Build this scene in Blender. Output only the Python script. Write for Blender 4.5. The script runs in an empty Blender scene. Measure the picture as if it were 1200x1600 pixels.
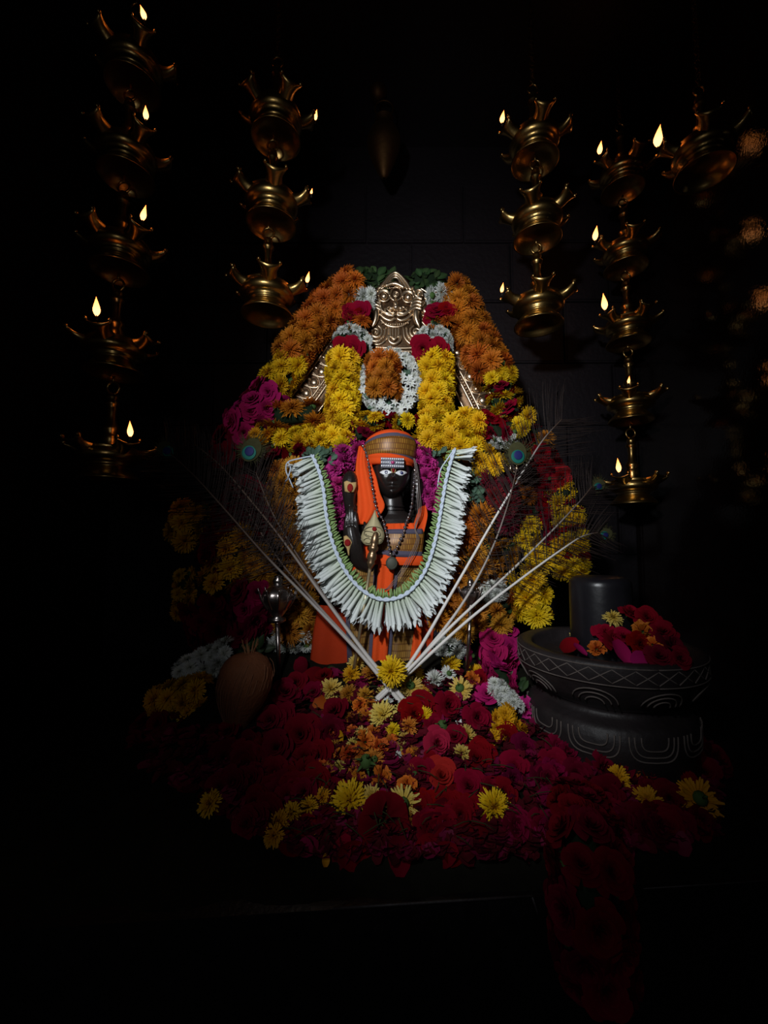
import bpy, math, random
from mathutils import Vector, Matrix, Quaternion
random.seed(7)
C = bpy.context.scene.collection
PI = math.pi
# ------------------------------------------------------------------ camera, light, exposure
F = 660.0                      # focal length in pixels of the 1200 x 1600 frame
PITCH = math.radians(4.2)
CZ = 1.10
cam_d = bpy.data.cameras.new('camera'); cam = bpy.data.objects.new('camera', cam_d); C.objects.link(cam)
cam_d.sensor_fit = 'VERTICAL'; cam_d.sensor_height = 36.0; cam_d.lens = F / 1600 * 36.0
cam_d.clip_start = 0.02
cam.location = (0, 0, CZ); cam.rotation_euler = (PI / 2 + PITCH, 0, 0)
bpy.context.scene.camera = cam
CAM = Vector((0, 0, CZ))
CP, SP = math.cos(PITCH), math.sin(PITCH)


def P(px, py, Y):              # the point of the vertical plane at distance Y that a pixel shows
    dx = (px - 600) / F; dy = (800 - py) / F
    d = Vector((dx, CP - dy * SP, SP + dy * CP))
    return CAM + d * (Y / d.y)


def S(Y): return Y / F         # metres per pixel at distance Y


world = bpy.data.worlds.new('world'); bpy.context.scene.world = world; world.use_nodes = True
world.node_tree.nodes['Background'].inputs[0].default_value = (0.5, 0.55, 0.7, 1)
world.node_tree.nodes['Background'].inputs[1].default_value = 0.0006
vs = bpy.context.scene.view_settings
vs.view_transform = 'Standard'; vs.look = 'None'; vs.gamma = 1.0; vs.use_curve_mapping = False
vs.exposure = 0.0


def lamp_light(name, kind, loc, target, energy, color, **kw):
    d = bpy.data.lights.new(name, kind); d.energy = energy; d.color = color
    for k, v in kw.items(): setattr(d, k, v)
    o = bpy.data.objects.new(name, d); C.objects.link(o); o.location = loc
    o.rotation_mode = 'QUATERNION'
    o.rotation_quaternion = (Vector(target) - Vector(loc)).to_track_quat('-Z', 'Y')
    return o


# the one shaded spot lamp over the doorway that lights the statue, and a weak fill light added to lift the dim parts
SPOT_LOC = (-0.25, -0.14, CZ + 0.386)
spot = lamp_light('doorway_spot_lamp', 'SPOT', SPOT_LOC, P(676, 639, .95), 46.0, (0.93, 0.97, 1.0),
                  spot_size=math.radians(94.7), spot_blend=1.0, shadow_soft_size=0.03)
spot.rotation_quaternion = spot.rotation_quaternion @ Quaternion((0, 0, 1), .118)
spot.scale = (.49, 1, 1)        # the shade gives a tall oval beam
lamp_light('added_fill_light', 'POINT', (-0.18, -0.32, CZ + 0.22), P(672, 655, 1.0), 1.35, (0.9, 0.94, 1.0), shadow_soft_size=0.05)

# ------------------------------------------------------------------ helpers


class MB:
    def __init__(self): self.v = []; self.f = []; self.m = []; self.t = []

    def add(self, vs_, fs, mat=0, t=None):
        b = len(self.v); self.v += [tuple(x) for x in vs_]
        self.f += [tuple(b + i for i in q) for q in fs]; self.m += [mat] * len(fs)
        self.t += list(t) if t else [0.5] * len(vs_)
        return self

    def grid(self, rows, mat=0, t=None, closed=False):
        n = len(rows); k = len(rows[0]); vv = [p for r in rows for p in r]; ff = []
        for i in range(n - 1):
            for j in range(k if closed else k - 1):
                j2 = (j + 1) % k
                ff.append((i * k + j, i * k + j2, (i + 1) * k + j2, (i + 1) * k + j))
        return self.add(vv, ff, mat, t)

    def shell(self, rows, th, mat=0):      # thick sheet from a grid of points
        n = len(rows); k = len(rows[0])
        R = [[Vector(p) for p in r] for r in rows]
        N = []
        for i in range(n):
            q = []
            for j in range(k):
                a = R[min(i + 1, n - 1)][j] - R[max(i - 1, 0)][j]
                b = R[i][min(j + 1, k - 1)] - R[i][max(j - 1, 0)]
                w = a.cross(b); q.append(w.normalized() if w.length > 1e-12 else Vector((0, -1, 0)))
            N.append(q)
        front = [p for r in R for p in r]
        back = [R[i][j] - N[i][j] * th for i in range(n) for j in range(k)]
        o = n * k; ff = []
        for i in range(n - 1):
            for j in range(k - 1):
                a, b, c, d = i * k + j, i * k + j + 1, (i + 1) * k + j + 1, (i + 1) * k + j
                ff.append((a, b, c, d)); ff.append((o + d, o + c, o + b, o + a))
        edge = [j for j in range(k)] + [i * k + k - 1 for i in range(1, n)] + [(n - 1) * k + j for j in range(k - 2, -1, -1)] + [i * k for i in range(n - 2, 0, -1)]
        for a, b in zip(edge, edge[1:] + edge[:1]): ff.append((b, a, o + a, o + b))
        return self.add(front + back, ff, mat)

    def tube(self, pts, r, n=6, mat=0, t=None, cap=True):
        pts = [Vector(p) for p in pts]; m = len(pts)
        rs = list(r) if isinstance(r, (list, tuple)) else [r] * m
        rows = []; ref = None
        for i in range(m):
            d = (pts[min(i + 1, m - 1)] - pts[max(i - 1, 0)])
            d = d.normalized() if d.length > 1e-9 else Vector((0, 0, 1))
            if ref is None:
                ref = Vector((0, 1, 0)) if abs(d.y) < .8 else Vector((1, 0, 0))
            a = (ref - d * ref.dot(d))
            a = a.normalized() if a.length > 1e-6 else d.orthogonal().normalized()
            ref = a; b = d.cross(a)
            rows.append([pts[i] + (a * math.cos(2 * PI * k / n) + b * math.sin(2 * PI * k / n)) * rs[i] for k in range(n)])
        tt = [t[i] for i in range(m) for _ in range(n)] if t else None
        b0 = len(self.v)
        self.grid(rows, mat, tt, closed=True)
        if cap:
            self.f.append(tuple(b0 + k for k in range(n))[::-1]); self.m.append(mat)
            self.f.append(tuple(b0 + (m - 1) * n + k for k in range(n))); self.m.append(mat)
        return self

    def lathe(self, prof, n=24, at=(0, 0, 0), mat=0, M=None, wob=None):
        at = Vector(at); rows = []
        for r, z in prof:
            row = []
            for k in range(n):
                a = 2 * PI * k / n; rr = r * (1 + (wob(a, z) if wob else 0))
                p = Vector((rr * math.cos(a), rr * math.sin(a), z))
                row.append((M @ p if M else p) + at)
            rows.append(row)
        return self.grid(rows, mat, None, closed=True)

    def ball(self, c, r, nu=12, nv=8, mat=0, M=None):
        if not isinstance(r, (tuple, list)): r = (r, r, r)
        prof = []
        c = Vector(c); rows = []
        for i in range(nv + 1):
            th = PI * i / nv; s = max(math.sin(th), 1e-3)
            row = []
            for k in range(nu):
                a = 2 * PI * k / nu
                p = Vector((r[0] * s * math.cos(a), r[1] * s * math.sin(a), -r[2] * math.cos(th)))
                row.append((M @ p if M else p) + c)
            rows.append(row)
        return self.grid(rows, mat, None, closed=True)

    def torus(self, c, R, r, M=None, n=20, k=8, mat=0):
        rows = []
        for i in range(n + 1):
            a = 2 * PI * i / n; row = []
            for j in range(k):
                b = 2 * PI * j / k
                p = Vector(((R + r * math.cos(b)) * math.cos(a), (R + r * math.cos(b)) * math.sin(a), r * math.sin(b)))
                row.append((M @ p if M else p) + Vector(c))
            rows.append(row)
        return self.grid(rows, mat, None, closed=True)

    def box(self, lo, hi, mat=0, M=None):
        x0, y0, z0 = lo; x1, y1, z1 = hi
        v = [Vector(p) for p in ((x0, y0, z0), (x1, y0, z0), (x1, y1, z0), (x0, y1, z0), (x0, y0, z1), (x1, y0, z1), (x1, y1, z1), (x0, y1, z1))]
        if M: v = [M @ p for p in v]
        return self.add(v, [(0, 3, 2, 1), (4, 5, 6, 7), (0, 1, 5, 4), (1, 2, 6, 5), (2, 3, 7, 6), (3, 0, 4, 7)], mat)

    def mesh(self, name, mats, smooth=True):
        me = bpy.data.meshes.new(name); me.from_pydata(self.v, [], self.f)
        for m in (mats if isinstance(mats, (list, tuple)) else [mats]): me.materials.append(m)
        me.polygons.foreach_set('material_index', self.m)
        me.polygons.foreach_set('use_smooth', [smooth] * len(self.f))
        at = me.attributes.new('t', 'FLOAT', 'POINT'); at.data.foreach_set('value', self.t)
        me.update(); return me

    def part(self, name, mats, parent, smooth=True, label=None, local=False):
        return link(name, self.mesh(name, mats, smooth), parent, label, local)

    def thing(self, name, mats, label, cat, group=None, smooth=True, base=None):   # a thing that is one mesh
        L = Vector(base) if base is not None else Vector((sum(p[0] for p in self.v) / len(self.v), sum(p[1] for p in self.v) / len(self.v), min(p[2] for p in self.v)))
        self.v = [(p[0] - L.x, p[1] - L.y, p[2] - L.z) for p in self.v]
        o = bpy.data.objects.new(name, self.mesh(name, mats, smooth)); C.objects.link(o); o.location = L
        tag(o, label, cat, group); return o


ORIGIN = {}


def link(name, me, parent, label=None, local=False):       # geometry given in world coordinates unless local
    o = bpy.data.objects.new(name, me); C.objects.link(o)
    if parent is not None:
        o.parent = parent
        if not local: o.matrix_parent_inverse = Matrix.Translation(-ORIGIN[parent.name])
        ORIGIN[o.name] = Vector((0, 0, 0))
    if label: o['label'] = label
    return o


def sub(o):                     # lets a world-space part take world-space sub-parts
    ORIGIN[o.name] = Vector((0, 0, 0)); return o


def tag(o, label, cat, group=None):
    o['label'] = label; o['category'] = cat
    if group: o['group'] = group


def thing(name, label, cat, loc, group=None):
    o = bpy.data.objects.new(name, None); C.objects.link(o); o.location = loc; o.empty_display_size = .02
    tag(o, label, cat, group); ORIGIN[o.name] = Vector(loc); return o


def struct(mb, name, mat, smooth=False):
    o = bpy.data.objects.new(name, mb.mesh(name, mat, smooth)); C.objects.link(o); o['kind'] = 'structure'
    return o


def place(name, me, parent, pos, n, size, spin=None, label=None, squash=1.0):   # a shared mesh as a part, +Z turned to n
    o = bpy.data.objects.new(name, me); C.objects.link(o)
    if parent is not None:
        o.parent = parent; o.location = Vector(pos) - ORIGIN[parent.name]
    else: o.location = pos
    q = Vector((0, 0, 1)).rotation_difference(Vector(n).normalized())
    o.rotation_mode = 'QUATERNION'
    o.rotation_quaternion = q @ Quaternion((0, 0, 1), random.uniform(0, 2 * PI) if spin is None else spin)
    o.scale = (size, size, size * squash)
    if label: o['label'] = label
    return o


def lerp(a, b, t): return a + (b - a) * t


def resample(pts, step):
    pts = [Vector(p) for p in pts]; L = [0]
    for a, b in zip(pts, pts[1:]): L.append(L[-1] + (b - a).length)
    n = max(1, round(L[-1] / step)); out = []
    for i in range(n + 1):
        s = L[-1] * i / n; j = 0
        while j < len(L) - 2 and L[j + 1] < s: j += 1
        w = (s - L[j]) / max(L[j + 1] - L[j], 1e-9); out.append(pts[j].lerp(pts[j + 1], w))
    return out


def smooth_path(pts, k=6):
    pts = [Vector(p) for p in pts]; out = []
    for i in range(len(pts) - 1):
        p0 = pts[max(i - 1, 0)]; p1 = pts[i]; p2 = pts[i + 1]; p3 = pts[min(i + 2, len(pts) - 1)]
        for j in range(k):
            t = j / k
            out.append(.5 * ((2 * p1) + (p2 - p0) * t + (2 * p0 - 5 * p1 + 4 * p2 - p3) * t * t + (3 * p1 - p0 - 3 * p2 + p3) * t ** 3))
    out.append(pts[-1]); return out


# ------------------------------------------------------------------ materials


def newmat(name):
    m = bpy.data.materials.new(name); m.use_nodes = True
    nt = m.node_tree; return m, nt, nt.nodes['Principled BSDF']


def plain(name, col, rough=.5, metal=0.0, spec=.5, var=.15, scale=40, bump=0.0, bscale=200):
    m, nt, b = newmat(name)
    b.inputs['Roughness'].default_value = rough; b.inputs['Metallic'].default_value = metal
    b.inputs['Specular IOR Level'].default_value = spec
    tc = nt.nodes.new('ShaderNodeTexCoord')
    nz = nt.nodes.new('ShaderNodeTexNoise'); nz.inputs['Scale'].default_value = scale; nz.inputs['Detail'].default_value = 4
    nt.links.new(tc.outputs['Object'], nz.inputs['Vector'])
    mx = nt.nodes.new('ShaderNodeMix'); mx.data_type = 'RGBA'
    mx.inputs[6].default_value = tuple(c * (1 - var) for c in col) + (1,); mx.inputs[7].default_value = tuple(min(1, c * (1 + var)) for c in col) + (1,)
    nt.links.new(nz.outputs['Fac'], mx.inputs[0]); nt.links.new(mx.outputs[2], b.inputs['Base Color'])
    if bump:
        n2 = nt.nodes.new('ShaderNodeTexNoise'); n2.inputs['Scale'].default_value = bscale; n2.inputs['Detail'].default_value = 5
        nt.links.new(tc.outputs['Object'], n2.inputs['Vector'])
        bp = nt.nodes.new('ShaderNodeBump'); bp.inputs['Strength'].default_value = bump; bp.inputs['Distance'].default_value = .004
        nt.links.new(n2.outputs['Fac'], bp.inputs['Height']); nt.links.new(bp.outputs['Normal'], b.inputs['Normal'])
    return m


def floral(name, base, tip, rough=.65, hue=.02, val=.25, spec=.2):   # petal colour runs from the base of a petal to its tip
    m, nt, b = newmat(name)
    b.inputs['Roughness'].default_value = rough; b.inputs['Specular IOR Level'].default_value = spec
    at = nt.nodes.new('ShaderNodeAttribute'); at.attribute_name = 't'
    mx = nt.nodes.new('ShaderNodeMix'); mx.data_type = 'RGBA'
    mx.inputs[6].default_value = base + (1,); mx.inputs[7].default_value = tip + (1,)
    nt.links.new(at.outputs['Fac'], mx.inputs[0])
    oi = nt.nodes.new('ShaderNodeObjectInfo')
    mr = nt.nodes.new('ShaderNodeMapRange'); mr.inputs['To Min'].default_value = .5 - hue; mr.inputs['To Max'].default_value = .5 + hue
    mv = nt.nodes.new('ShaderNodeMapRange'); mv.inputs['To Min'].default_value = 1 - val; mv.inputs['To Max'].default_value = 1 + val * .6
    ml = nt.nodes.new('ShaderNodeMath'); ml.operation = 'MULTIPLY'; ml.inputs[1].default_value = 7.31
    fr = nt.nodes.new('ShaderNodeMath'); fr.operation = 'FRACT'
    nt.links.new(oi.outputs['Random'], mr.inputs['Value']); nt.links.new(oi.outputs['Random'], ml.inputs[0])
    nt.links.new(ml.outputs[0], fr.inputs[0]); nt.links.new(fr.outputs[0], mv.inputs['Value'])
    hs = nt.nodes.new('ShaderNodeHueSaturation')
    nt.links.new(mr.outputs[0], hs.inputs['Hue']); nt.links.new(mv.outputs[0], hs.inputs['Value'])
    nt.links.new(mx.outputs[2], hs.inputs['Color']); nt.links.new(hs.outputs['Color'], b.inputs['Base Color'])
    return m


def brocade(name, ground, gold, sx, sz):      # woven gold lattice on a dark ground, thread relief
    m, nt, b = newmat(name); b.inputs['Roughness'].default_value = .45
    tc = nt.nodes.new('ShaderNodeTexCoord'); sp = nt.nodes.new('ShaderNodeSeparateXYZ'); nt.links.new(tc.outputs['Object'], sp.inputs[0])
    cb = nt.nodes.new('ShaderNodeCombineXYZ')
    for i, (o, s) in enumerate((('X', sx), ('Z', sz))):
        k = nt.nodes.new('ShaderNodeMath'); k.operation = 'MULTIPLY'; k.inputs[1].default_value = s
        nt.links.new(sp.outputs[o], k.inputs[0]); nt.links.new(k.outputs[0], cb.inputs[i])
    br = nt.nodes.new('ShaderNodeTexBrick'); br.inputs['Scale'].default_value = 1.0
    br.inputs['Brick Width'].default_value = .6; br.inputs['Row Height'].default_value = 1.0
    br.inputs['Mortar Size'].default_value = .2; br.inputs['Mortar Smooth'].default_value = 1.0
    br.inputs['Color1'].default_value = gold + (1,); br.inputs['Color2'].default_value = tuple(g * .6 for g in gold) + (1,); br.inputs['Mortar'].default_value = ground + (1,)
    nt.links.new(cb.outputs[0], br.inputs['Vector'])
    wv = nt.nodes.new('ShaderNodeTexVoronoi'); wv.inputs['Scale'].default_value = .35; nt.links.new(cb.outputs[0], wv.inputs['Vector'])
    mx = nt.nodes.new('ShaderNodeMix'); mx.data_type = 'RGBA'; mx.inputs[7].default_value = ground + (1,)
    rp = nt.nodes.new('ShaderNodeMapRange'); rp.inputs['From Min'].default_value = .5; rp.inputs['From Max'].default_value = 1.4
    nt.links.new(wv.outputs['Distance'], rp.inputs['Value']); nt.links.new(rp.outputs[0], mx.inputs[0])
    nt.links.new(br.outputs['Color'], mx.inputs[6]); nt.links.new(mx.outputs[2], b.inputs['Base Color'])
    b.inputs['Metallic'].default_value = .1
    return m


def emissive(name, low, high, strength):      # a flame: paler near the wick, orange at the tip
    m, nt, b = newmat(name)
    at = nt.nodes.new('ShaderNodeAttribute'); at.attribute_name = 't'
    mx = nt.nodes.new('ShaderNodeMix'); mx.data_type = 'RGBA'; mx.inputs[6].default_value = low + (1,); mx.inputs[7].default_value = high + (1,)
    nt.links.new(at.outputs['Fac'], mx.inputs[0])
    b.inputs['Base Color'].default_value = (0, 0, 0, 1)
    nt.links.new(mx.outputs[2], b.inputs['Emission Color']); b.inputs['Emission Strength'].default_value = strength
    return m


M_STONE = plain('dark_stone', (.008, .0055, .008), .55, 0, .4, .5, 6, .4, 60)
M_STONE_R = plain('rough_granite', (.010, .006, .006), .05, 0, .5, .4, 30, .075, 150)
M_LEDGE = plain('black_granite_ledge', (.010, .009, .010), .35, 0, .5, .6, 60, .25, 160)
M_EDGE = plain('worn_stone_edge', (.045, .038, .04), .5, 0, .5, .5, 60, .3, 160)
M_IDOL = plain('polished_black_stone', (.016, .012, .011), .30, 0, .55, .3, 60, .08, 120)
M_IDOL_DRY = plain('dry_black_stone', (.03, .03, .035), .5, 0, .5, .3, 60, .1, 120)
M_LINGA = plain('oiled_black_stone', (.012, .011, .014), .33, 0, .5, .3, 30, .12, 60)
M_BOWL = plain('carved_dark_stone', (.022, .017, .018), .5, 0, .4, .6, 22, .3, 90)
M_CHALK = plain('pale_incised_stone', (.13, .105, .095), .8, 0, .2, .5, 60)
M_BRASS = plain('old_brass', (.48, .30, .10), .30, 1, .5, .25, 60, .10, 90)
M_BRASS_D = plain('dark_brass', (.10, .05, .02), .6, 1, .5, .35, 60, .12, 90)  # brass in a darker, rougher tone
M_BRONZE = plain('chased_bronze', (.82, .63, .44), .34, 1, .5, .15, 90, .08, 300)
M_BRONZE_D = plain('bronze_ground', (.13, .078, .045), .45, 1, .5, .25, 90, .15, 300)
M_SILVER = plain('tarnished_silver', (.42, .36, .34), .3, 1, .5, .2, 60, .1, 200)
M_SPEAR = plain('ash_rubbed_metal', (.40, .34, .19), .6, .15, .3, .1, 80)
M_INCISE = plain('incised_shadow_line', (.10, .09, .05), .8, 0, .2)
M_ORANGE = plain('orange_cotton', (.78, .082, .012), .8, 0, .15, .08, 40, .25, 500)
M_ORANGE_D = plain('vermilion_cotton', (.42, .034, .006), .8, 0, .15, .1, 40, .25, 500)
M_GREY = plain('grey_woven_border', (.085, .075, .115), .7, 0, .2, .1, 60, .3, 900)
M_TEAL = plain('teal_woven_border', (.01, .09, .10), .7, 0, .2, .1, 60)
M_BROC = brocade('gold_brocade', (.15, .050, .010), (.40, .19, .03), 120, 82)
M_BROC2 = brocade('gold_brocade_stripe', (.12, .045, .010), (.46, .25, .05), 140, 70)
M_WHITE = plain('enamel_white', (.80, .82, .84), .35, 0, .5, .02)
M_BLUE = plain('enamel_blue', (.02, .025, .12), .3, 0, .5, .02)
M_KUMKUM = plain('red_powder', (.23, .012, .012), .85, 0, .1, .3, 300)
M_SANDAL = plain('sandal_paste', (.52, .34, .14), .8, 0, .2, .15, 120)
M_GEM = plain('white_rhinestone', (.80, .80, .86), .12, 0, .9, .05)
M_GEM_R = plain('pink_stone', (.45, .03, .16), .2, 0, .8, .05)
M_GEM_G = plain('grey_setting', (.20, .20, .25), .5, .3, .5, .05)
M_BEAD = plain('dark_bead', (.10, .085, .095), .25, .35, .6, .4, 90)
M_THREAD = plain('grey_thread', (.17, .13, .12), .8, 0, .2, .2, 90)
M_CORD = plain('pale_blue_cord', (.60, .68, .80), .8, 0, .2, .06, 200)
M_CORE = plain('garland_core', (.012, .022, .010), .9, 0, .1, .4, 90)
M_STALK = plain('wilted_stalk', (.035, .045, .014), .8, 0, .2, .4)
M_LITTER = plain('dark_litter', (.010, .009, .006), .9, 0, .1, .5, 60)
M_LEAF = floral('leaf_green', (.018, .045, .014), (.045, .085, .030), .5, .02, .35, .3)
M_LEAF2 = floral('davana_green', (.04, .085, .05), (.10, .17, .12), .7, .02, .3, .2)
M_CALYX = plain('calyx_green', (.06, .12, .03), .7, 0, .2, .2)
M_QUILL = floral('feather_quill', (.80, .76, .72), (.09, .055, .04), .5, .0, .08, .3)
M_BARB = plain('feather_barbs', (.030, .019, .017), .6, 0, .25, .35, 200)
M_BARB_G = plain('feather_halo', (.05, .048, .018), .85, 0, .2, .3, 200)
M_EYE_T = plain('feather_teal', (.005, .13, .10), .6, .2, .3, .15)
M_EYE_B = plain('feather_blue', (.012, .015, .11), .6, .2, .3, .15)
M_COCO = plain('coconut_husk', (.19, .065, .028), .75, 0, .2, .3, 50, .5, 160)
M_FLAME = emissive('oil_flame', (1.0, .38, .11), (1.0, .19, .03), 5.2)
M_WICK = plain('burnt_wick', (.02, .012, .01), .9)
M_OIL = plain('lamp_oil', (.10, .05, .01), .08, 0, .8, .1)
M_PETALS = floral('loose_petals', (.06, .001, .004), (.13, .002, .010), .85, .01, .1)
M_PETALS_P = floral('loose_pink_petals', (.15, .003, .030), (.23, .006, .05), .6, .01, .1)

# ------------------------------------------------------------------ flower meshes (unit radius, facing +Z)


def petal_strip(mb, pts, ups, w, t0=0.0, t1=1.0, cup=.25, mat=0):
    rows = []; n = len(pts)
    for i in range(n):
        d = (pts[min(i + 1, n - 1)] - pts[max(i - 1, 0)]).normalized()
        s = d.cross(ups).normalized(); nn = s.cross(d)
        ww = w[i]; rows.append([pts[i] - s * ww + nn * ww * cup, pts[i] - nn * ww * cup, pts[i] + s * ww + nn * ww * cup])
    tt = [lerp(t0, t1, i / (n - 1)) for i in range(n) for _ in range(3)]
    mb.grid(rows, mat, tt)


def mum_mesh(name, mats, n=150, seed=0, width=.085, spread=1.85, rough=.20, curl=.45, calyx=True):
    rnd = random.Random(seed); mb = MB()
    for i in range(n):
        u = (i + .5) / n; th = spread * math.sqrt(u) + rnd.uniform(-.14, .14); ph = i * 2.39996 + rnd.uniform(-.3, .3)
        d = Vector((math.sin(th) * math.cos(ph), math.sin(th) * math.sin(ph), math.cos(th)))
        out = Vector((math.cos(th) * math.cos(ph), math.cos(th) * math.sin(ph), -math.sin(th)))
        R = lerp(.72, 1.0, u) * rnd.uniform(1 - rough, 1 + rough * .6)
        c = rnd.uniform(-curl, curl)
        pts = [d * .25 * R, d * .66 * R - out * .04 * R, d * R + out * c * .3 * R]
        w = width * rnd.uniform(.8, 1.2)
        petal_strip(mb, pts, out, [w * .5, w, w * .45], u * .2, .55 + .45 * u * rnd.uniform(.6, 1), .35)
    mb.v = [(x, y, z * .85) for x, y, z in mb.v]
    if calyx:
        mb.lathe([(.05, -.42), (.22, -.36), (.34, -.20), (.30, -.05)], 10, (0, 0, 0), 1)
        mb.tube([(0, 0, -.4), (.04, .02, -.75)], .05, 5, 1)
    return mb.mesh(name, mats)


def rose_mesh(name, mats, seed=0, n=24):
    rnd = random.Random(seed); mb = MB()
    for i in range(n):
        u = i / (n - 1); ph = i * 2.39996 + rnd.uniform(-.2, .2); opn = lerp(.10, 1.25, u ** 1.1) + rnd.uniform(-.08, .08)
        half = lerp(1.25, .75, u); h = lerp(.55, .95, u) * rnd.uniform(.9, 1.08); r0 = lerp(.04, .16, u); rows = []; tt = []
        for a in range(5):
            v = a / 4; row = []
            for b in range(6):
                s = -1 + 2 * b / 5
                hh = h * v * (1 - .22 * s * s * v) * (1 + rnd.uniform(-.02, .02))
                rr = r0 + hh * math.sin(opn) * (.6 + .4 * v) + .10 * v ** 3 * (.4 + abs(s)) * (u + .2)
                zz = hh * math.cos(opn) - .10 * v ** 4 * u + .16 * (1 - u) - .10 + .12 * v * (1 - v)
                aa = ph + s * half * (1 - .35 * v * u) ; row.append(Vector((rr * math.cos(aa), rr * math.sin(aa), zz))); tt.append(v * rnd.uniform(.8, 1))
            rows.append(row)
        mb.grid(rows, 0, tt)
    mb.lathe([(.03, -.35), (.18, -.28), (.2, -.12)], 8, (0, 0, 0), 1)
    return mb.mesh(name, mats)


def ruffle_mesh(name, mats, seed=0, n=46, spread=1.6, wid=.28):
    rnd = random.Random(seed); mb = MB()
    for i in range(n):
        u = (i + .5) / n; th = spread * math.sqrt(u); ph = i * 2.39996 + rnd.uniform(-.3, .3)
        d = Vector((math.sin(th) * math.cos(ph), math.sin(th) * math.sin(ph), math.cos(th) * .8))
        sdir = Vector((-math.sin(ph), math.cos(ph), 0)); sdir = (sdir + Vector((rnd.uniform(-.7, .7), rnd.uniform(-.7, .7), rnd.uniform(-.3, .3)))).normalized()
        nn = d.cross(sdir).normalized(); R = rnd.uniform(.8, 1.03); rows = []; tt = []
        for a in range(4):
            v = a / 3; row = []
            for b in range(5):
                s = -1 + 2 * b / 4; wv = math.sin(s * 7 + i) * .07 * v + rnd.uniform(-.03, .03) * v
                row.append(d * R * (.25 + .75 * v) * (1 - .1 * s * s * v) + sdir * s * wid * (.25 + .75 * v) + nn * wv); tt.append(v * rnd.uniform(.7, 1))
            rows.append(row)
        mb.grid(rows, 0, tt)
    mb.lathe([(.03, -.4), (.15, -.32), (.16, 0)], 8, (0, 0, 0), 1)
    return mb.mesh(name, mats)


def hibiscus_mesh(name, mats):
    mb = MB()
    for i in range(5):
        ph = i * 2 * PI / 5; rows = []; tt = []
        for a in range(7):
            v = a / 6; row = []
            for b in range(7):
                s = -1 + 2 * b / 6; r = .08 + .92 * v * (1 - .12 * s * s); aa = ph + s * .78 * (v ** .6)
                z = .28 * v ** 1.5 + .05 * math.sin(s * 6 + i) * v - .12 * v ** 4 + i * .008
                row.append(Vector((r * math.cos(aa), r * math.sin(aa), z))); tt.append(v)
            rows.append(row)
        mb.grid(rows, 0, tt)
    mb.tube([(0, 0, 0), (.05, .03, .3), (.12, .05, .55)], [.04, .03, .02], 6, 0, [1, 1, 1])
    for i in range(14): mb.ball((.10 + .05 * math.cos(i * 2.4), .05 + .05 * math.sin(i * 2.4), .36 + i * .015), .016, 5, 4, 0)
    mb.lathe([(.03, -.3), (.12, -.22), (.12, 0)], 8, (0, 0, 0), 1)
    return mb.mesh(name, mats)


def petal_mesh(name, mats, seed=0):
    rnd = random.Random(seed); rows = []; tt = []; mb = MB(); n = 6
    for a in range(n):
        v = a / (n - 1); row = []
        for b in range(6):
            s = -1 + 2 * b / 5; w = .75 * math.sin(PI * (.12 + .80 * v)) ** .8
            row.append(Vector((s * w, -1 + 2 * v, .28 * s * s * w + .25 * (v - .5) ** 2 + rnd.uniform(-.03, .03)))); tt.append(v)
        rows.append(row)
    mb.grid(rows, 0, tt); return mb.mesh(name, mats)


def star_mesh(name, mats):        # small tuberose blossom with six pointed petals
    mb = MB()
    for i in range(6):
        ph = i * PI / 3; d = Vector((math.cos(ph), math.sin(ph), 0)); zz = Vector((0, 0, 1))
        petal_strip(mb, [d * .05, d * .5 + zz * .22, d * 1.0 + zz * (.15 + .1 * (i % 2))], zz, [.1, .24, .05], .2, 1, .3)
    mb.tube([(0, 0, .05), (0, 0, -.5), (.06, .03, -.9)], [.14, .1, .08], 6, 0, [.6, .4, .1])
    return mb.mesh(name, mats)


def leaf_mesh(name, mats):
    mb = MB(); rows = []; tt = []
    for a in range(7):
        v = a / 6; w = .32 * math.sin(PI * min(.98, .08 + .9 * v)) ** .9; z = -.35 * v * v
        rows.append([Vector((-w, v * 1.0, z + .10 * w)), Vector((-w * .5, v, z - .0)), Vector((0, v, z - .05)), Vector((w * .5, v, z)), Vector((w, v, z + .1 * w))])
        tt += [.2, .6, 1, .6, .2]
    mb.grid(rows, 0, tt); return mb.mesh(name, mats)


def F_(n, a, b, **k): return floral(n, a, b, **k)


MU_Y = [F_('yellow_petal', (.68, .36, .0), (.80, .53, .012), hue=.012, val=.2), M_CALYX]
MU_P = [F_('pale_yellow_petal', (.60, .36, .02), (.70, .55, .16), hue=.012, val=.2), M_CALYX]
MU_O = [F_('orange_petal', (.34, .060, .003), (.60, .19, .012), hue=.012, val=.3), M_CALYX]
MU_B = [F_('amber_petal', (.38, .11, .004), (.62, .27, .028), hue=.015, val=.3), M_CALYX]
MU_G = [F_('golden_petal', (.60, .24, .0), (.72, .38, .01), hue=.01, val=.2), M_CALYX]
MU_W = [F_('white_petal', (.60, .62, .50), (.76, .78, .80), hue=.0, val=.15), M_CALYX]
MU_R = [F_('maroon_petal', (.10, .003, .008), (.22, .008, .022), hue=.008, val=.3), M_CALYX]
RO_R = [F_('red_rose_petal', (.10, .001, .005), (.23, .002, .012), hue=.008, val=.25, rough=.85, spec=.06), M_CALYX]
RO_D = [F_('dark_rose_petal', (.06, .001, .005), (.16, .002, .012), hue=.008, val=.3, rough=.85, spec=.06), M_CALYX]
RO_M = [F_('magenta_rose_petal', (.26, .004, .06), (.42, .012, .12), hue=.01, val=.25, rough=.85, spec=.06), M_CALYX]
RO_X = [F_('crimson_pink_petal', (.10, .001, .014), (.20, .002, .032), hue=.012, val=.35, rough=.85, spec=.06), M_CALYX]
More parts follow.
